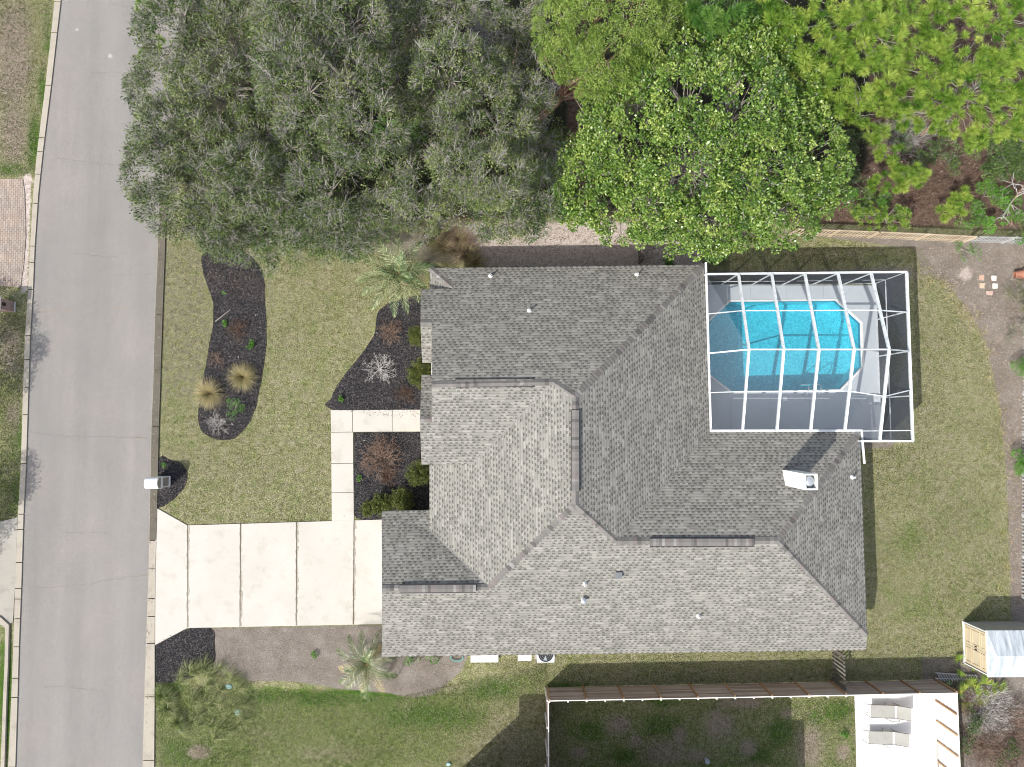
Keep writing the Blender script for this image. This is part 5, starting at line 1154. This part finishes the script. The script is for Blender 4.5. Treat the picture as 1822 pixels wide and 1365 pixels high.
deadtree('bare twiggy tree in the brush beyond the back fence', [(1800, 400, .2), (1800, 360, 1.4), (1822, 330, 2.6)], .05, .02, 14, 1.4)
# undergrowth
def bush(label, px, z, r, rz, mat, name='shrub', cat='shrub', dens=9, clump=.24, nleaf=90, ll=.07, lw=.04, twigs=2, group=None, round_=False, base=None, up=.7):
    bl = [(*px, z, r, rz)] if not isinstance(px, list) else px
    return broad_tree(name, label, cat, base or (bl[0][0], bl[0][1]), bl, M[mat], M['bark'], dens=dens, clump=clump, nleaf=nleaf, ll=ll, lw=lw, twigs=twigs, twigw=.012, group=group, trunk=.035, up=up, tw_out=0, shell=(.25, 1.0))
G = 'bushes in the undergrowth'
bush('green bush at the right edge above the back fence', [(1790, 270, 1.6, 1.0, .9), (1815, 300, 1.6, .9, .8), (1770, 300, 1.3, .7, .6)], 0, 0, 0, 'oak_green', group=G, ll=.09, lw=.05)
bush('loose green bush behind the grey pickets', [(1790, 375, 1.2, .8, .7), (1760, 400, 1.0, .6, .5), (1815, 405, 1.2, .7, .6)], 0, 0, 0, 'shrub_green', group=G, dens=3, ll=.09, lw=.045)
bush('low green plant just beyond the tan pickets', [(1740, 395, .9, .5, .4), (1715, 400, .8, .4, .3)], 0, 0, 0, 'shrub_green', group=G, dens=4)
bush('bushy green undergrowth at the foot of the thin pine', [(1640, 290, 1.2, .8, .5), (1680, 265, 1.2, .8, .5), (1600, 260, 1.1, .7, .5)], 0, 0, 0, 'oak_green', group=G, dens=3)
bush('dark undergrowth between the magnolia and the pines', [(1515, 260, 1.6, 1.0, .8), (1500, 310, 1.4, .9, .7), (1535, 345, 1.0, .7, .5)], 0, 0, 0, 'oak_green', group=G, dens=3)
bush('dark green undergrowth in the gap left of the magnolia', [(930, 330, 1.4, 1.0, .7), (990, 320, 1.5, .8, .7), (900, 270, 1.4, .9, .6)], 0, 0, 0, 'oak_green', group=G, dens=3)
bush('shaded green undergrowth between the tall oak and the small oak', [(690, 250, 1.5, 1.2, .8), (570, 270, 1.5, 1.0, .7), (740, 230, 1.5, 1.0, .7), (480, 270, 1.6, 1.0, .7)], 0, 0, 0, 'shrub_green', group=G, dens=3)
bush('sprawling green plant on the soil inside the back fence', [(1722, 445, .4, .35, .25), (1700, 438, .35, .3, .2), (1738, 452, .4, .3, .2), (1715, 458, .3, .25, .2)], 0, 0, 0, 'shrub_green', dens=9, clump=.14, nleaf=26, ll=.07, lw=.035)
bush('round olive bush by the right fence below the clay pot', [(1805, 525, .7, .75, .6), (1818, 545, .6, .6, .5)], 0, 0, 0, 'shrub', dens=8, clump=.16, nleaf=60, ll=.04, lw=.025)
bush('reddish olive bush by the right fence in the middle of the litter', [(1808, 590, .6, .8, .5), (1795, 600, .5, .5, .4)], 0, 0, 0, 'shrub', dens=5, clump=.18, nleaf=40, ll=.045, lw=.025, twigs=5)
bush('green bush cut by the right edge of the picture', [(1824, 655, .7, .7, .6)], 0, 0, 0, 'shrub_green', dens=6)
bush('small green bush at the right fence beside the lawn', [(1820, 815, .5, .5, .5), (1812, 835, .4, .35, .3)], 0, 0, 0, 'shrub_green', dens=7, ll=.08)
bush('green leafy patch among the twigs in the bottom right corner', [(1800, 1335, .5, .5, .3), (1780, 1350, .5, .4, .3)], 0, 0, 0, 'oak_green', group=G, dens=5)
bush('olive patch among the twigs outside the white patio', [(1735, 1290, .6, .6, .35), (1722, 1320, .5, .5, .3)], 0, 0, 0, 'oak_green', group=G, dens=4)
bush('green undergrowth along the fence right of the magnolia', [(1530, 375, .9, .6, .4), (1560, 360, 1.0, .6, .45), (1505, 350, 1.1, .6, .5)], 0, 0, 0, 'shrub_green', group=G, dens=5)
bush('leafy green scrub right of the pine sapling', [(1755, 340, 1.0, .6, .5), (1735, 375, .9, .5, .4), (1775, 350, 1.0, .5, .4)], 0, 0, 0, 'shrub_green', group=G, dens=5)
bush('olive scrub in the reddish brush under the pines', [(1690, 290, .8, .6, .35), (1655, 265, .9, .5, .35), (1720, 275, .8, .5, .3)], 0, 0, 0, 'oak_green', group=G, dens=4)
# foundation shrubs
C_ = dict(dens=110, clump=.075, nleaf=42, ll=.05, lw=.03, twigs=0, up=.5)
bush('smaller clipped olive bush half under the eave, upper of the two left of the house', [(744, 598, .55, .58, .5)], 0, 0, 0, 'shrub', **C_)
bush('large clipped round olive bush below it, beside the eave gap', [(752, 665, .6, .85, .6)], 0, 0, 0, 'shrub', **C_)
bush('clipped round green-brown bush in the square bed', [(744, 843, .6, .68, .55)], 0, 0, 0, 'shrub', **C_)
bush('long low clipped bush in the square bed beside the garage roof', [(715, 890, .55, .68, .5), (680, 897, .5, .62, .45), (655, 905, .35, .4, .3)], 0, 0, 0, 'shrub', **C_)
bush('bright green little bush at the lower end of the long mulch bed', [(420, 722, .4, .48, .4), (414, 735, .35, .35, .3)], 0, 0, 0, 'shrub_green', dens=12, clump=.12, nleaf=35, ll=.05, lw=.03, twigs=0)
bush('green plant peeping from under the eave by the palm', [(884-12+0, 1172, .3, .3, .3)], 0, 0, 0, 'shrub_green', dens=10, clump=.12, nleaf=24)if False else None
for x, y, r_, lb in [(399, 576, .2, 'small bright green weed beside the pale stick in the mulch bed'), (447, 613, .25, 'scattered green weed at the right side of the long mulch bed'), (607, 710, .2, 'bright green weed near the walkway corner'), (292, 829, .16, 'bright green weed above the mailbox'),
                    (639, 851, .14, 'tiny green weed near the walkway in the square bed'), (657, 911, .18, 'green weed at the lower corner of the square bed'), (560, 1166, .2, 'green weed in the brown litter below the driveway'), (398, 521, .1, 'tiny green weed in the upper mulch bed'), (1502, 1305, .25, 'bright green tuft beside the white patio'), (1190, 470, .4, 'shaded green plant against the rear wall of the house')]:
    bush(lb, [(x, y, .1, r_, r_*.6)], 0, 0, 0, 'shrub_green', name='weed', cat='weed', dens=60, clump=.06, nleaf=14, ll=.06, lw=.03, twigs=0, group='green weeds in the beds')
bush('low green plant under the lower eave left of the hose', [(732, 1172, .2, .35, .25)], 0, 0, 0, 'shrub_green', name='weed', cat='weed', dens=20, clump=.1, nleaf=20, group='green weeds in the beds')
bush('low green plant nearer the hose under the lower eave', [(772, 1170, .2, .3, .25)], 0, 0, 0, 'shrub_green', name='weed', cat='weed', dens=20, clump=.1, nleaf=20, group='green weeds in the beds')

# grasses -------------------------------------------------------------
def blades(L, c, n, length, w, spread, t, droop=.9, seg=4, r0=.06, lean=None, elev=(.25, 1.25), tv=.2):
    a = rng.uniform(0, 2*np.pi, n); el = rng.uniform(*elev, n); Ln = length*rng.uniform(.65, 1.1, n)
    d = np.stack([np.cos(a)*np.cos(el), np.sin(a)*np.cos(el), np.sin(el)], 1)
    if lean is not None: d = unit(d+np.array(lean))
    p = np.array(c)+np.stack([np.cos(a)*r0*rng.random(n), np.sin(a)*r0*rng.random(n), np.zeros(n)], 1); tt = rng.normal(t, tv, n)
    for i in range(seg):
        q = p+d*(Ln/seg)[:, None]; q[:, 2] = np.maximum(q[:, 2], .02); ww = w*(1-.22*i)
        S = unit(np.cross(d, [0, 0, 1.0])+rng.normal(0, .1, d.shape)); L.V.append(np.stack([p-S*ww/2, p+S*ww/2, q+S*ww*.38, q-S*ww*.38], 1)); L.T.append(np.clip(tt+i*.08, 0, 1))
        d = unit(d+np.array([0, 0, -droop/seg])); p = q
def grass_clump(label, px, n, length, mat, w=.012, t=.6, group='pampas grass clumps', lean=None, z=0.03, name='pampas_grass', cat='ornamental grass', elev=(.25, 1.25), more=(), tv=.2):
    th_ = thing(name, label, cat, P(*px, 0), group); L = LF()
    for q in [px]+list(more): blades(L, P(*q, z), n, length, w, 1, t, lean=lean, elev=elev, droop=1.1, tv=tv)
    L.build('blades', M[mat], th_); return th_
grass_clump('round tan pampas clump in the mulch bed, the right of the pair', (433, 671), 900, .92, 'pampas', w=.009, t=.5)
grass_clump('pale straw pampas clump at the left rim of the mulch bed, the left of the pair', (376, 700), 900, .98, 'pampas', w=.009, t=.6, lean=(-.25, -.15, 0))
_sd = [(x, y) for x, y in rng.uniform([290, 1185], [440, 1320], (80, 2)) if ((x-362)/78)**2+((y-1250)/66)**2 < 1]
grass_clump('large wind-swept tall grass clump below the driveway', _sd[0], 60, .8, 'tallgrass', w=.014, t=.45, group=None, lean=(.75, .5, .25), name='tall_grass', more=_sd[1:], elev=(.1, 1.3), tv=.34)
grass_clump('low tall-grass tuft by the kerb below the driveway', (296, 1260), 300, .7, 'tallgrass', w=.018, lean=(.4, .3, 0), t=.3, group=None, name='tall_grass', more=[(290, 1235), (315, 1285)])
grass_clump('tan tuft of dry grass under the wood edge by the house corner', (790, 440), 300, .9, 'pampas', t=.55, group=None, name='dry_grass', cat='dry grass', more=[(830, 455), (845, 468), (770, 425), (815, 425)])
# twiggy bare shrubs ------------------------------------------------------
def twiggy(label, px, r, h, n, mat, group=None, name='bare_shrub', w=.02, lvl=3, t=(.2, .9), sp=1.0):
    c = np.array(P(*px, 0.02)); t_ = thing(name, label, 'shrub', c, group); L = LF()
    a = rng.uniform(0, 6.283, n); el = rng.uniform(.15, 1.2, n); d = np.stack([np.cos(a)*np.cos(el), np.sin(a)*np.cos(el), np.sin(el)*h/r], 1); A = np.tile(c, (n, 1))+rng.normal(0, .03*sp, (n, 3))*[1, 1, 0]; l = r*.5
    for k in range(lvl):
        B = A+d*(l*rng.uniform(.7, 1.2, len(A)))[:, None]; L.ribbon(A, B, w*(.72**k), rng.uniform(*t, len(A)))
        A = np.repeat((A+(B-A)*.95), 3, 0); d = unit(np.repeat(d, 3, 0)+rng.normal(0, .55, (len(A), 3))); l *= .62
    L.build('branches', M[mat], t_); return t_
twiggy('leafless white-twigged shrub in the black mulch left of the house', (676, 657), .98, .35, 24, 'barewood', w=.020, lvl=4, sp=1.5)
twiggy('tangled brown twiggy shrub in the square bed', (680, 812), 1.15, .6, 60, 'brush', name='twig_shrub', w=.03, lvl=4, sp=6)
twiggy('rusty twig tuft in the middle of the square bed', (692, 850), .6, .4, 40, 'brush', name='twig_shrub', w=.026, lvl=3, sp=3, t=(0, .5))
twiggy('brown sprigs at the foot of the feather palm', (695, 590), .8, .5, 50, 'brush', name='twig_shrub', w=.022, lvl=3, sp=5)
twiggy('dull brown twigs in the long mulch bed near the bright weed', (425, 590), .75, .4, 40, 'brush', name='twig_shrub', w=.018, lvl=3, sp=4, t=(0, .4))
twiggy('grey twigs at the lower tip of the long mulch bed', (388, 752), .6, .3, 45, 'twig', name='twig_shrub', w=.018, lvl=3, sp=5)
twiggy('reddish grey twigs beside the left pampas clump', (385, 640), .55, .35, 30, 'brush', name='twig_shrub', w=.016, lvl=3, sp=3)
twiggy('brown twigs along the house end of the upper bed', (722, 700), .7, .4, 40, 'brush', name='twig_shrub', w=.016, lvl=3, sp=5, t=(0, .4))
for x, y, r_, lb in [(1750, 1260, 1.3, 'grey twiggy thicket below the shed'), (1740, 1320, 1.5, 'reddish twiggy thicket at the lower right corner'), (1800, 1290, 1.4, 'twiggy thicket at the right edge below the shed'), (1790, 1350, 1.4, 'twiggy thicket in the bottom right corner'), (1710, 560+680, .6, 'small twiggy bush at the corner of the board fence')]:
    twiggy(lb, (x, y), r_, .8, 110, 'twig' if x == 1750 else 'brush', name='thicket', w=.02, lvl=4, sp=12, group='twiggy thickets below the shed', t=(.3, 1))
for x, y, r_, lb in [(1610, 245, 1.5, 'grey dead brush under the thin pine'), (1575, 350, .9, 'dead brush right of the magnolia'), (1700, 330, 1.3, 'reddish brush near the pine sapling'), (1780, 330, 1.2, 'tangle of dead twigs near the right edge'), (950, 260, 1.3, 'grey brush under the leaning trees'), (980, 300, 1.1, 'brush left of the soft green pine'),
                    (870, 60, 1.4, 'dead branches in the dark gap at the top'), (820, 440, 1.0, 'brown brush beside the feather palm'), (780, 415, .7, 'brush in the shade above the feather palm'), (1640, 350, 1.0, 'low brown brush above the picket fence')]:
    twiggy(lb, (x, y), r_, .8, 80, 'twig' if x in (1610, 950, 980, 870) else 'brush', name='dead_brush', w=.02, lvl=4, sp=10, group='dead brush in the wood', t=(.1, .9))
# runners of dry grass creeping over the soil edge
L = LF()
for (x, y) in [(1640, 483), (1655, 495), (1668, 500), (1680, 510), (1690, 525), (1705, 545), (1718, 555), (1730, 560), (1738, 578), (1748, 600), (1760, 630), (1768, 665), (1775, 700), (1782, 735), (1786, 770), (1790, 800), (1796, 850), (1798, 900), (1796, 950), (1790, 1000), (1784, 1040)]:
    for _ in range(7):
        a = rng.uniform(0, 6.28); p = np.array(P(x+rng.uniform(-9, 9), y+rng.uniform(-8, 8), .04)); 
        for k in range(4):
            a += rng.normal(0, .6); q = p+np.array([math.cos(a), math.sin(a), 0])*.14; L.ribbon(p[None], q[None], .03, rng.uniform(.3, .9)); p = q
L.build('grass_runners', M['pampas'], kind='stuff')
# dry sticks
def stick(label, pts, r_, mat='twig'):
    m = MB(); m.tube([P(*p) for p in pts], [r_, r_*.8]+[r_*.5]*(len(pts)-2), 5); tag(m.build('stick', M[mat]), label, 'stick')
stick('pale crooked stick lying in the long mulch bed', [(383, 572, .06), (396, 562, .10), (410, 551, .08)], .03)
# lawn blades
L = LF()
for px, n in [([(285, 430), (700, 420), (765, 470), (765, 545), (672, 560), (590, 728), (588, 928), (340, 932), (285, 900)], 42000), ([(1255, 428), (1640, 440), (1690, 540), (1760, 640), (1785, 800), (1792, 1000), (1700, 1205), (980, 1220), (840, 1175), (1545, 1150), (1545, 800), (1630, 790), (1625, 470), (1255, 470)], 60000),
              ([(276, 1215), (700, 1240), (975, 1180), (975, 1365), (276, 1365)], 45000), ([(978, 1245), (1522, 1240), (1526, 1365), (978, 1365)], 30000), ([(0, 0), (95, 0), (60, 312), (0, 316)], 12000), ([(0, 560), (45, 560), (30, 920), (0, 930)], 8000)]:
    q = scatter_px(px, n); keep = np.ones(len(q), bool)
    for bb in (B1, B2, B4, DECK): keep &= inpoly(q[:, 0], q[:, 1], bb) < 0
    q = q[keep]; C = world0(q, 0.0); a = rng.uniform(0, 6.283, len(C)); el = rng.uniform(.15, .9, len(C)); d = np.stack([np.cos(a)*np.cos(el), np.sin(a)*np.cos(el), np.sin(el)], 1)
    g_ = np.clip((.5 if q[0, 1] > 1150 or q[0, 0] < 100 else .25)+.35*np.sin(C[:, 0]*.9+2*np.sin(C[:, 1]*.5))*np.sin(C[:, 1]*.8), 0, 1)
    tt = np.where(rng.random(len(C)) < g_, rng.uniform(0, .45, len(C)), rng.uniform(.5, 1, len(C)))
    L.leaves(C, d, unit(np.stack([0*a, 0*a, 1+0*a], 1)+rng.normal(0, .3, d.shape)), rng.uniform(.05, .11, len(C)), rng.uniform(.012, .028, len(C)), tt)
M['lawnblade'] = leafmat('lawn_blade', (.03, .052, .012), (.14, .142, .06), (.38, .35, .24), .7, .15, .2)
L.build('grass', M['lawnblade'], kind='stuff')
# palms ------------------------------------------------------------------
def palm(label, px, h, fr, nleaf, mat, ll, lw, group=None, name='feather_palm', z=None, vdroop=.35, dead=0, fan=False):
    c = np.array(P(*px, h)); b = P(px[0], px[1], 0); b = (c[0]+.05, c[1]-.05, 0); t = thing(name, label, 'palm', b, group)
    m = MB(); m.tube([b, (c[0], c[1], h*.5), (c[0], c[1], h-.1)], [.2, .17, .14], 10); m.build('trunk', M['bark_pine'], t)
    for i, (ang, ln, el) in enumerate(fr):
        L = LF(); d = np.array([math.cos(ang)*math.cos(el), math.sin(ang)*math.cos(el), math.sin(el)]); p = c.copy(); pts = [p.copy()]; seg = 9
        curl = rng.normal(0, .05)
        for k in range(seg):
            q = p+d*ln/seg; pts.append(q.copy()); d = d+np.array([-math.sin(ang)*curl, math.cos(ang)*curl, -vdroop*(.35+.9*k/seg)]); d /= np.linalg.norm(d); p = q
        pts = np.array(pts); isdead = i < dead
        m = MB(); m.tube([tuple(q) for q in pts], list(np.linspace(.022, .006, len(pts))), 4, cap=False, t=.6)
        u = np.linspace(.08 if not fan else .45, .99, nleaf)*seg; idx = np.minimum(u.astype(int), seg-1); fr_ = (u-idx)[:, None]; A = pts[idx]+(pts[idx+1]-pts[idx])*fr_; T = unit(pts[idx+1]-pts[idx])
        for s_ in (-1, 1):
            S = unit(np.cross(T, [0, 0, 1.0]))*s_; uu = (u/seg)[:, None]
            D = unit(S*(1.0-.55*uu)+T*(.45+.7*uu)+np.array([0, 0, .12])+rng.normal(0, .035, S.shape)); lnn = ll*(np.sin(np.pi*np.clip(uu[:, 0]*.86+.12, 0, 1))**.6)*rng.uniform(.9, 1.1, len(D))
            N_ = unit(np.cross(D, T)*s_*1.0+[0, 0, .3]); e = A+D*lnn[:, None]*.55; D2 = unit(D+[0, 0, -.55]); w_ = lw
            S2 = unit(np.cross(D, N_)); tt = rng.normal(.5 if not isdead else 1.0, .24, len(D))+rng.normal(0, .13)
            L.V.append(np.stack([A-S2*w_*.35, A+S2*w_*.35, e+S2*w_*.5, e-S2*w_*.5], 1)); L.T.append(np.clip(tt, 0, 1))
            L.leaves(e, D2, N_, lnn*.5, w_, tt+.05)
        V = np.concatenate(L.V); n = len(V); f = mk('frond', V.reshape(-1, 3), np.arange(4*n).reshape(n, 4), M[mat if not isdead else 'pampas'], t, tint=np.concatenate(L.T))
        m.build('midrib', M['pampas'], f)
fr = [(R(a), l_, R(e)) for a, l_, e in [(5, 2.5, 35), (28, 2.5, 28), (62, 2.3, 40), (88, 2.5, 30), (112, 2.5, 40), (135, 2.3, 25), (160, 2.5, 38), (184, 2.5, 30), (207, 2.4, 30), (232, 2.5, 38), (258, 2.4, 30), (283, 2.4, 42), (306, 2.5, 30), (330, 1.7, 30), (75, 1.5, 70), (190, 1.4, 70), (300, 1.4, 72), (20, 2.0, 12), (100, 2.1, 8), (245, 2.2, 8), (170, 2.0, 8)]]
palm('large feather palm with arching grey-green fronds at the house corner', (711, 488), 2.0, fr[:18], 19, 'palm', .42, .040, vdroop=.24)
fr = [(R(a), l_, R(e)) for a, l_, e in [(195, 2.0, 15), (275, 2.1, 15), (310, 2.2, 20), (50, 1.2, 20), (20, 1.9, 30), (60, 1.9, 35), (95, 1.8, 30), (130, 1.9, 30), (160, 2.0, 30), (215, 2.1, 30), (240, 2.1, 25), (262, 2.2, 30), (290, 2.2, 30), (325, 2.0, 30), (345, 1.9, 40), (80, 1.3, 65), (200, 1.3, 60)]]
palm('green palm with some dead pale fronds beside the garage corner', (652, 1180), 1.5, fr, 17, 'fanpalm', .38, .036, vdroop=.34, dead=4, name='feather_palm')
def palmetto(label, px, r, mat, n=5, z=.5):
    c = np.array(P(*px, 0.02)); t = thing('palmetto', label, 'palmetto', c, 'palmettos by the board fence corner')
    for i in range(n):
        a = i*6.283/n+rng.uniform(-.4, .4); el = rng.uniform(.4, 1.1); tip = c+np.array([math.cos(a)*math.cos(el), math.sin(a)*math.cos(el), math.sin(el)])*r*.7; L = LF()
        L.ribbon(c[None], tip[None], .02, .5); k = 16; fa = np.linspace(-1.5, 1.5, k)+a; D = np.stack([np.cos(fa), np.sin(fa), np.full(k, .15)+.1*rng.normal(0, 1, k)], 1); L.leaves(np.tile(tip, (k, 1)), D, np.tile([0, 0, 1.0], (k, 1)), r*.62, .05, rng.normal(.5, .15, k))
        V = np.concatenate(L.V); m_ = len(V); mk('frond', V.reshape(-1, 3), np.arange(4*m_).reshape(m_, 4), M[mat], t, tint=np.concatenate(L.T))
palmetto('green palmetto just outside the board fence corner', (1712, 1228), .85, 'yellowpalm'); palmetto('orange-yellow palmetto fan below the shed', (1759, 1212), .75, 'yellowpalm', 3)
palmetto('lime green palmetto between the trellis and the shed', (1742, 1222), .8, 'yellowpalm', 4); palmetto('small green palmetto at the lower corner of the shed doors', (1712, 1182), .6, 'yellowpalm', 3); palmetto('darker palmetto beside the board fence end', (1698, 1222), .6, 'fanpalm', 5)
# trees across the road (outside the frame, their shadows reach the left verge)
def off(x, y, z): return ((x-NX)/PXM, -(y-NY)/PXM, z)
def offtree(label, x, y, blobs, leafy):
    bl = []
    b0 = off(x, y, 0); t = thing('street_tree', label, 'tree', b0, 'trees across the road'); m = MB(); limb(m, b0, (b0[0], b0[1], 4.5), .18, .1, 4, .03, 7); m.build('trunk', M['bark'], t)
    bl = [(*off(a, b, z), r_, rz) for a, b, z, r_, rz in blobs]; C = dome_pts(bl, 2.0); m = MB()
    for p in C[::3]: limb(m, (b0[0], b0[1], min(4.3, p[2]*.6)), p[:3], .04, .01, 4, .1, 4)
    m.build('branches', M['bark'], t); L = LF(); n = int(150*leafy); idx = np.repeat(np.arange(len(C)), n); d = rdir(len(idx)); pos = C[idx, :3]+d*rng.uniform(.1, .5, len(idx))[:, None]
    L.leaves(pos, d, rdir(len(idx)), .11, .06, rng.uniform(0, 1, len(idx))); L.build('crown', M['oak'], t)
offtree('street tree left of the picture, upper one', -140, 745, [(-160, 760, 6.0, 2.6, 1.6), (-150, 700, 5.6, 2.0, 1.4), (-190, 820, 5.5, 1.8, 1.2)], 1)
offtree('street tree left of the picture, lower one', -140, 1000, [(-125, 985, 5.8, 1.5, 1.2), (-140, 1050, 5.2, 1.3, 1.0), (-80, 965, 5.0, .55, .5), (-95, 1000, 5.0, .5, .5)], 1)
